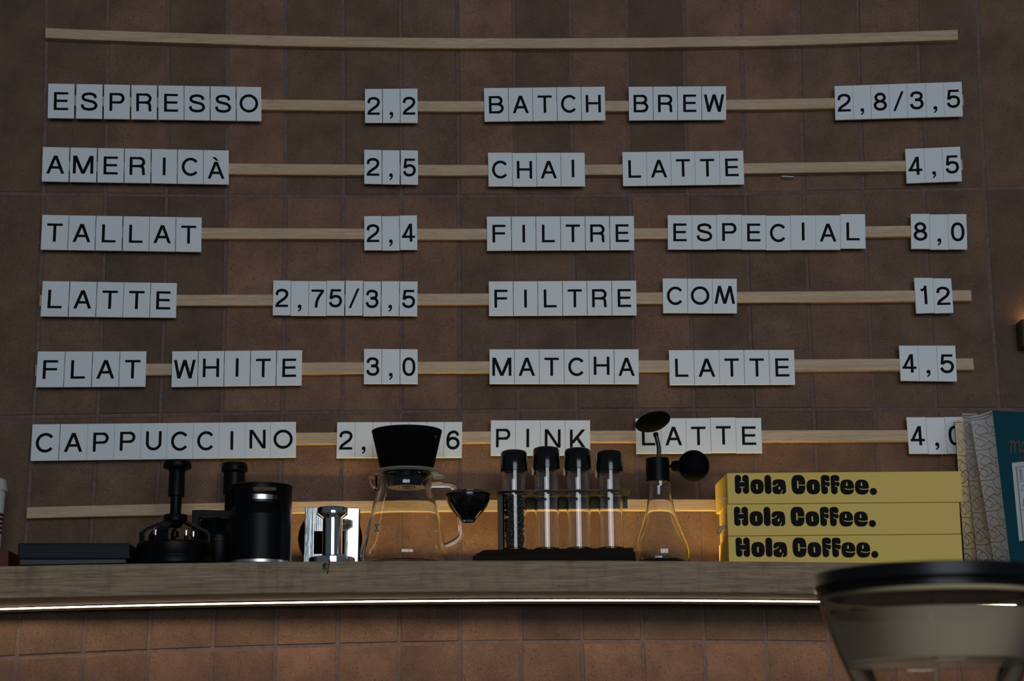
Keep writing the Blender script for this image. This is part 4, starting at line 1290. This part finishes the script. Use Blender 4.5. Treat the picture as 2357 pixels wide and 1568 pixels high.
for i, (cs, tx, lab) in enumerate(bx):
    ztop, zbot = levels[3 - i] - .0003, levels[2 - i] + .0003
    xl, xr = at((cs[0][0] + cs[3][0]) / 2, cs[0][1] + 30, fyb).x, at((cs[1][0] + cs[2][0]) / 2, cs[1][1] + 30, fyb).x
    yb = -.048
    sk = (-.004, .002, .0)[i]
    t = thing('card_box', ((xl + xr) / 2, (fyb + yb) / 2, zbot), lab, 'box', 'yellow card boxes on the shelf')
    # slight bow of each front, as the card is bulged
    dl = at(cs[0][0], cs[0][1], fyb).z - ztop
    obj('carton', MB().hexa([(xl, fyb, zbot), (xr, fyb, zbot), (xr + sk, yb, zbot), (xl + sk, yb, zbot)], [(xl, fyb, ztop), (xr, fyb, ztop), (xr + sk, yb, ztop), (xl + sk, yb, ztop)]), M_YELLOW, t, smooth=0, bevel=.0007)
    ef = MB()
    for k in range(2):
        zc_ = zbot + (ztop - zbot) * (.30 + .38 * k)
        ef.box((xl + sk * .1 - .0009, fyb + .006 + k * .004, zc_ - .0022), (xl + sk * .3 - .0001, fyb + .011 + k * .004, zc_ + .0022))
    obj('tuck_flap', ef, M_YEDGE, t, smooth=0)
    mb = MB()
    x0, x1, yt, yb_ = tx
    a_, b_ = at(x0, yb_, fyb - .0002), at(x1, yb_ + (cs[1][1] - cs[0][1]) * .6 * 0 + 1.2, fyb - .0002)
    ht = at(x0, yt, fyb).z - at(x0, yb_, fyb).z
    wid = (1487 - 205) / 172.0
    ex = (b_ - a_) / wid
    for f_i, mi in zip(FT.f, FT.m):
        mb.add([a_ + ex * FT.v[j][0] + Vector((0, -.0001 - .00002 * FT.l[j], ht * FT.v[j][1])) for j in f_i], [tuple(range(len(f_i)))], mi)
    obj('lettering', mb, [M_INK, M_YELLOW], t, smooth=0, recalc=False)
    if i < 2:
        w = MB()
        if i == 1:
            c0 = at(1656, 1222, fyb + .012)
            w.tube(catmull([c0 + Vector((-.002, 0, -.004)), c0 + Vector((.0005, -.001, .001)), c0 + Vector((.003, 0, .004)), Vector((xl - .0003, fyb + .012, c0.z + .006))], 4), [.0012] + [.0032] * 4 + [.003] * 4 + [.0022] * 3 + [.0006], 10)
            obj('torn_tab', w, M_PINKP, t)
        else:
            c0 = at(1659, 1143, fyb + .010)
            w.tube(catmull([c0 + Vector((-.002, 0, .003)), c0 + Vector((-.0016, 0, -.001)), c0 + Vector((.002, 0, -.0032)), Vector((xl - .0002, fyb + .010, c0.z - .0025))], 4), .0007, 8)
            obj('torn_tab', w, M_PAPER, t)

# ---- coffee pouches at the right end
def pouch(label, ft, fb, bt, bb, yf, yb, wid, top_w, label_face):
    """ft/fb: top/bottom pixel of the front-left edge on y = yf, bt/bb: of the back-left edge on y = yb"""
    zb = shelf_z(2300) + .0003
    FTp, FBp, BTp, BBp = at(*ft, yf), at(*fb, yf), at(*bt, yb), at(*bb, yb)
    FBp.z = BBp.z = zb
    th = radians(20)
    rd = Vector((cos(th), sin(th), 0))
    t = thing('coffee_pouch', ((FBp.x + BBp.x) / 2 + wid / 2, (yf + yb) / 2, zb), label, 'pouch', 'coffee pouches on the shelf')
    n = 14
    rows = []
    for i in range(n + 1):
        s = i / n
        f_, b_ = FBp.lerp(FTp, s), BBp.lerp(BTp, s)
        bul = .004 * sin(pi * min(1, s * 1.15))
        mid = f_.lerp(b_, .5) + Vector((.004 * (.25 + .75 * s), 0, 0))          # gusset crease folds inwards
        w = wid + (top_w - wid) * s
        rows.append([f_, mid, b_, b_ + rd * w, mid + rd * (w - .02 * (.25 + .75 * s)), f_ + rd * w])
    vs = [p for r in rows for p in r]
    fs, mi = [], []
    mb = MB()
    for i in range(n):
        for k in range(6):
            kk = (k + 1) % 6
            mb.add([vs[i * 6 + k], vs[i * 6 + kk], vs[(i + 1) * 6 + kk], vs[(i + 1) * 6 + k]], [(0, 1, 2, 3)], 1 if k in (0, 1, 3, 4) else 0)
    mb.add(rows[0], [(0, 1, 2, 3, 4, 5)]); mb.add(rows[-1], [(0, 1, 2, 3, 4, 5)], 0)
    # gold foil pattern on the gusset
    gm = MB()
    def gp(k, u, s):
        k, u = (0, u * 2) if u < .5 else (1, u * 2 - 1)
        r0 = rows[min(n - 1, int(s * n))]; r1 = rows[min(n, int(s * n) + 1)]
        q = s * n - min(n - 1, int(s * n))
        a_, b_ = r0[k].lerp(r1[k], q), r0[k + 1].lerp(r1[k + 1], q)
        nn = (r0[k + 1] - r0[k]).cross(r1[k] - r0[k]).normalized()
        if nn.x > 0: nn = -nn
        return a_.lerp(b_, u) + nn * .0004
    def rib(k, pts, w):
        P2 = [Vector(p) for p in catmull(pts, 6)]
        P2 = [Vector((min(.985, max(.015, p.x)), min(.985, max(.005, p.y)))) for p in P2]
        A = (rows[0][k + 1] - rows[0][k]).length * 2
        Hh = (FTp - FBp).length
        for a_, b_ in zip(P2, P2[1:]):
            d = Vector(((b_.x - a_.x) * A, (b_.y - a_.y) * Hh))
            if d.length < 1e-6: continue
            d.normalize()
            nx, ny = -d.y * w / 2 / A, d.x * w / 2 / Hh
            c = lambda p, s_: gp(k, min(1, max(0, p.x + nx * s_)), min(1, max(0, p.y + ny * s_)))
            gm.add([c(a_, 1), c(a_, -1), c(b_, -1), c(b_, 1)], [(0, 1, 2, 3)])
    w = .0008
    for k in (0,):
        per = .20
        j = 0
        y = -.04 - .05 * k
        while y < 1:
            rib(k, [(0, y), (.35, y + .05), (.75, y + .03), (1, y + .065)], w)
            rib(k, [(1, y + .065), (.6, y + .11), (.25, y + .10), (0, y + .14)], w)
            rib(k, [(.35, y + .05), (.55, y + .085), (.9, y + .13), (.65, y + .165), (.35, y + .12), (.6, y + .11)], w)
            rib(k, [(0, y + .02), (.4, y + .005), (1, y + .015)], w)
            rib(k, [(.02, y + .075), (.2, y + .09), (.04, y + .108)], w)
            rib(k, [(.75, y + .03), (.62, y + .06), (.95, y + .10)], w)
            rib(k, [(.0, y + .13), (.3, y + .15), (.45, y + .19), (.35, y + .21)], w)
            rib(k, [(.65, y + .165), (.85, y + .185), (1, y + .17)], w)
            y += per
    mb.add(gm.v, gm.f, 2)
    obj('pouch_body', mb, [M_TEAL, M_WHITE, M_GOLD], t, smooth=30)
    if label_face:
        def fp(px, py, off):
            # point of the front panel at that pixel
            s = 0.5
            d = ray(px, py)
            nrm = rd.cross(FTp - FBp).normalized()
            q = EYE + d * ((FBp - EYE).dot(nrm) / d.dot(nrm))
            if nrm.y > 0: nrm = -nrm
            return q + nrm * off
        lm = MB()
        top = []
        for k in range(25):
            x = 2328.6 + k * 3.2
            top.append((x, 1066 + 1.2 * (-1) ** k - k * .35))
        botp = [(2345.5 + k * 3.2, 1245.5 + 1.2 * (-1) ** k - k * .3) for k in range(25)]
        pol = [fp(x, y, .0004) for x, y in top] + [fp(x, y, .0004) for x, y in botp[::-1]]
        for k in range(24):
            lm.add([fp(*top[k], .0004), fp(*top[k + 1], .0004), fp(*botp[k + 1], .0004), fp(*botp[k], .0004)], [(0, 1, 2, 3)])
        lb = obj('paper_label', lm, M_LABEL, t, smooth=0, recalc=False)
        g = Flat()
        def ln(p, q, w_=.9): g.stroke([p, q], w_)
        for dx in (0, 2):
            ln((2337.5 + dx, 1074.5 + dx), (2354 + dx * .6, 1240 - dx)); 
        ln((2337.5, 1074.5), (2420, 1066)); ln((2339.5, 1077), (2420, 1068.5)); ln((2354, 1240), (2420, 1234))
        ln((2344.5, 1109.5), (2420, 1103)); ln((2351, 1174), (2420, 1168))
        for k in range(5): ln((2345 + k * 1.7, 1080), (2347 + k * 1.7, 1106), .6)
        g.stroke(catmull([(2350, 1130), (2354, 1117), (2358, 1124), (2353, 1131), (2347, 1127)]), .8)
        g.stroke(catmull([(2355, 1166), (2356.5, 1146), (2359, 1166)]), 1.2)
        pm = MB()
        pm.add([fp(x, y, .0007) for x, y in g.v], g.f)
        obj('label_print', pm, M_GREYINK, lb, smooth=0, recalc=False)
        g = Flat()
        g.stroke(catmull([(2321.5, 1018), (2325, 1015.5), (2327.5, 1018), (2326.5, 1030), (2326, 1043)], 6), 2.2)
        g.stroke(catmull([(2327, 1024), (2331, 1016), (2334.5, 1017), (2335.5, 1028), (2336, 1042)], 6), 2.2)
        g.stroke(catmull([(2336, 1024), (2341, 1016), (2345, 1018), (2346, 1030), (2347, 1040), (2350, 1042)], 6), 2.2)
        g.stroke(catmull([(2365, 1022), (2358, 1016), (2352, 1024), (2353, 1037), (2359, 1041), (2365, 1034)], 6), 2.2)
        g.stroke(catmull([(2364, 1017), (2365, 1030), (2368, 1041)], 6), 2.2)
        g.stroke(arc(2349.2, 1054.5, 2.8, 3.0, 45, 315, 14), 1.2)
        g.stroke(arc(2358, 1054, 3.0, 3.0, 0, 360, 18)[:-1], 1.2, True)
        pm = MB()
        pm.add([fp(x, y, .0005) for x, y in g.v], g.f)
        obj('lettering', pm, M_COPPER, t, smooth=0, recalc=False)
pouch('teal coffee pouch with cream label, its white gusset patterned in gold, frontmost', (2283.5, 944.5), (2326, 1300), (2233, 959), (2290, 1300), -.155, -.112, .105, .11, True)
pouch('white gold-patterned coffee pouch standing directly behind the teal front one', (2250, 952), (2290, 1300), (2214.5, 951.5), (2252, 1300), -.106, -.066, .10, .10, False)
pouch('white gold-patterned coffee pouch at the back, nearest the wall, touching the yellow boxes', (2218, 967), (2255, 1300), (2197.5, 968), (2221, 1300), -.060, -.024, .10, .10, False)

# ---- wooden ledge with a warm light at the right edge of the frame
p = at(2350.5, 735, -.03); q = at(2352, 797, -.03)
t = thing('wooden_ledge', (p.x + .15, -.015, q.z), 'brown wooden ledge end with a warm glow above it, right edge of the wall', 'ledge')
obj('board', MB().box((p.x, -.030, q.z), (p.x + .30, -.0012, p.z)), M_LEDGE, t, smooth=0, bevel=.0008)
obj('glow_strip', MB().box((p.x + .012, -.014, p.z + .0003), (p.x + .29, -.006, p.z + .003)), emit('soft warm strip', (1, .58, .25), 18), t, smooth=0)

# ------------------------------------------------------------------ grinder hopper in the foreground
HD = 1.02                                     # y of its axis (distance from the eye 1.68)
HY = -HD
c0 = at(2143, 1360, HY)
kx = mm(100, 2143, 1360, HY) / 100
zz = lambda py: at(2143, py, HY).z
t = thing('coffee_grinder', (c0.x, HY, .92), 'large clear grinder hopper with black lid in the right foreground', 'grinder')
R = lambda r: r * kx
# silhouette edge pixels are read at the axis plane
obj('lid', MB().lathe((c0.x, HY, 0), [(0, zz(1374)), (R(240), zz(1374)), (R(244), zz(1372)), (R(244), zz(1352)), (R(262), zz(1351)), (R(265), zz(1348)), (R(265), zz(1322)), (R(261), zz(1319)), (R(250), zz(1318)), (0, zz(1318))], 96), M_HOPLID, t)
hb = [(263, 1353), (255, 1384), (247, 1412), (234, 1452), (218, 1500), (206, 1530), (190, 1568), (168, 1620), (140, 1690), (110, 1750), (60, 1800)]
out = [(R(r), zz(y)) for r, y in hb]
inn = [(R(r) - .0028, z) for r, z in out]
obj('hopper', MB().lathe((c0.x, HY, 0), out + inn[::-1], 96, closed=True), M_THIN, t, smooth=50)
fl = [(R(interp([(y, r) for r, y in hb], y)) - .0036, zz(y)) for y in (1414, 1425, 1450, 1480, 1505, 1522)]
mb = MB()
n = 96
vs = [(c0.x + r * cos(2 * pi * k / n), HY + r * sin(2 * pi * k / n), z) for r, z in fl for k in range(n)]
fs = [(i * n + k, i * n + (k + 1) % n, (i + 1) * n + (k + 1) % n, (i + 1) * n + k) for i in range(len(fl) - 1) for k in range(n)]
obj('oil_film', mb.add(vs, fs), M_FILM, t, smooth=60)
obj('gasket_glint', MB().lathe((c0.x, HY, 0), [(R(246) + .0020 * cos(2 * pi * k / 10), zz(1375) + .0020 * sin(2 * pi * k / 10)) for k in range(10)], 96, closed=True), M_GASKET_GLINT, t, smooth=80)  # ring added along the plug edge to carry the painted reflection
obj('hopper_seam', MB().lathe((c0.x, HY, 0), [(R(204), zz(1529)), (R(205), zz(1530.5)), (R(204), zz(1532)), (R(202.5), zz(1530.5))], 96, closed=True), M_ACRYL, t)
obj('body', MB().box((c0.x - .10, HY - .12, .925), (c0.x + .10, HY + .12, zz(1780))), M_BLACK, t, bevel=.02)
ct = obj('bar_counter', MB().box((-1.0, HY - .35, 0.0), (1.2, HY + .25, .92)), M_COUNTER, loc=(0.1, HY, 0), smooth=0, bevel=.004)
tag(ct, 'stone bar counter below the frame carrying the grinder', 'counter')
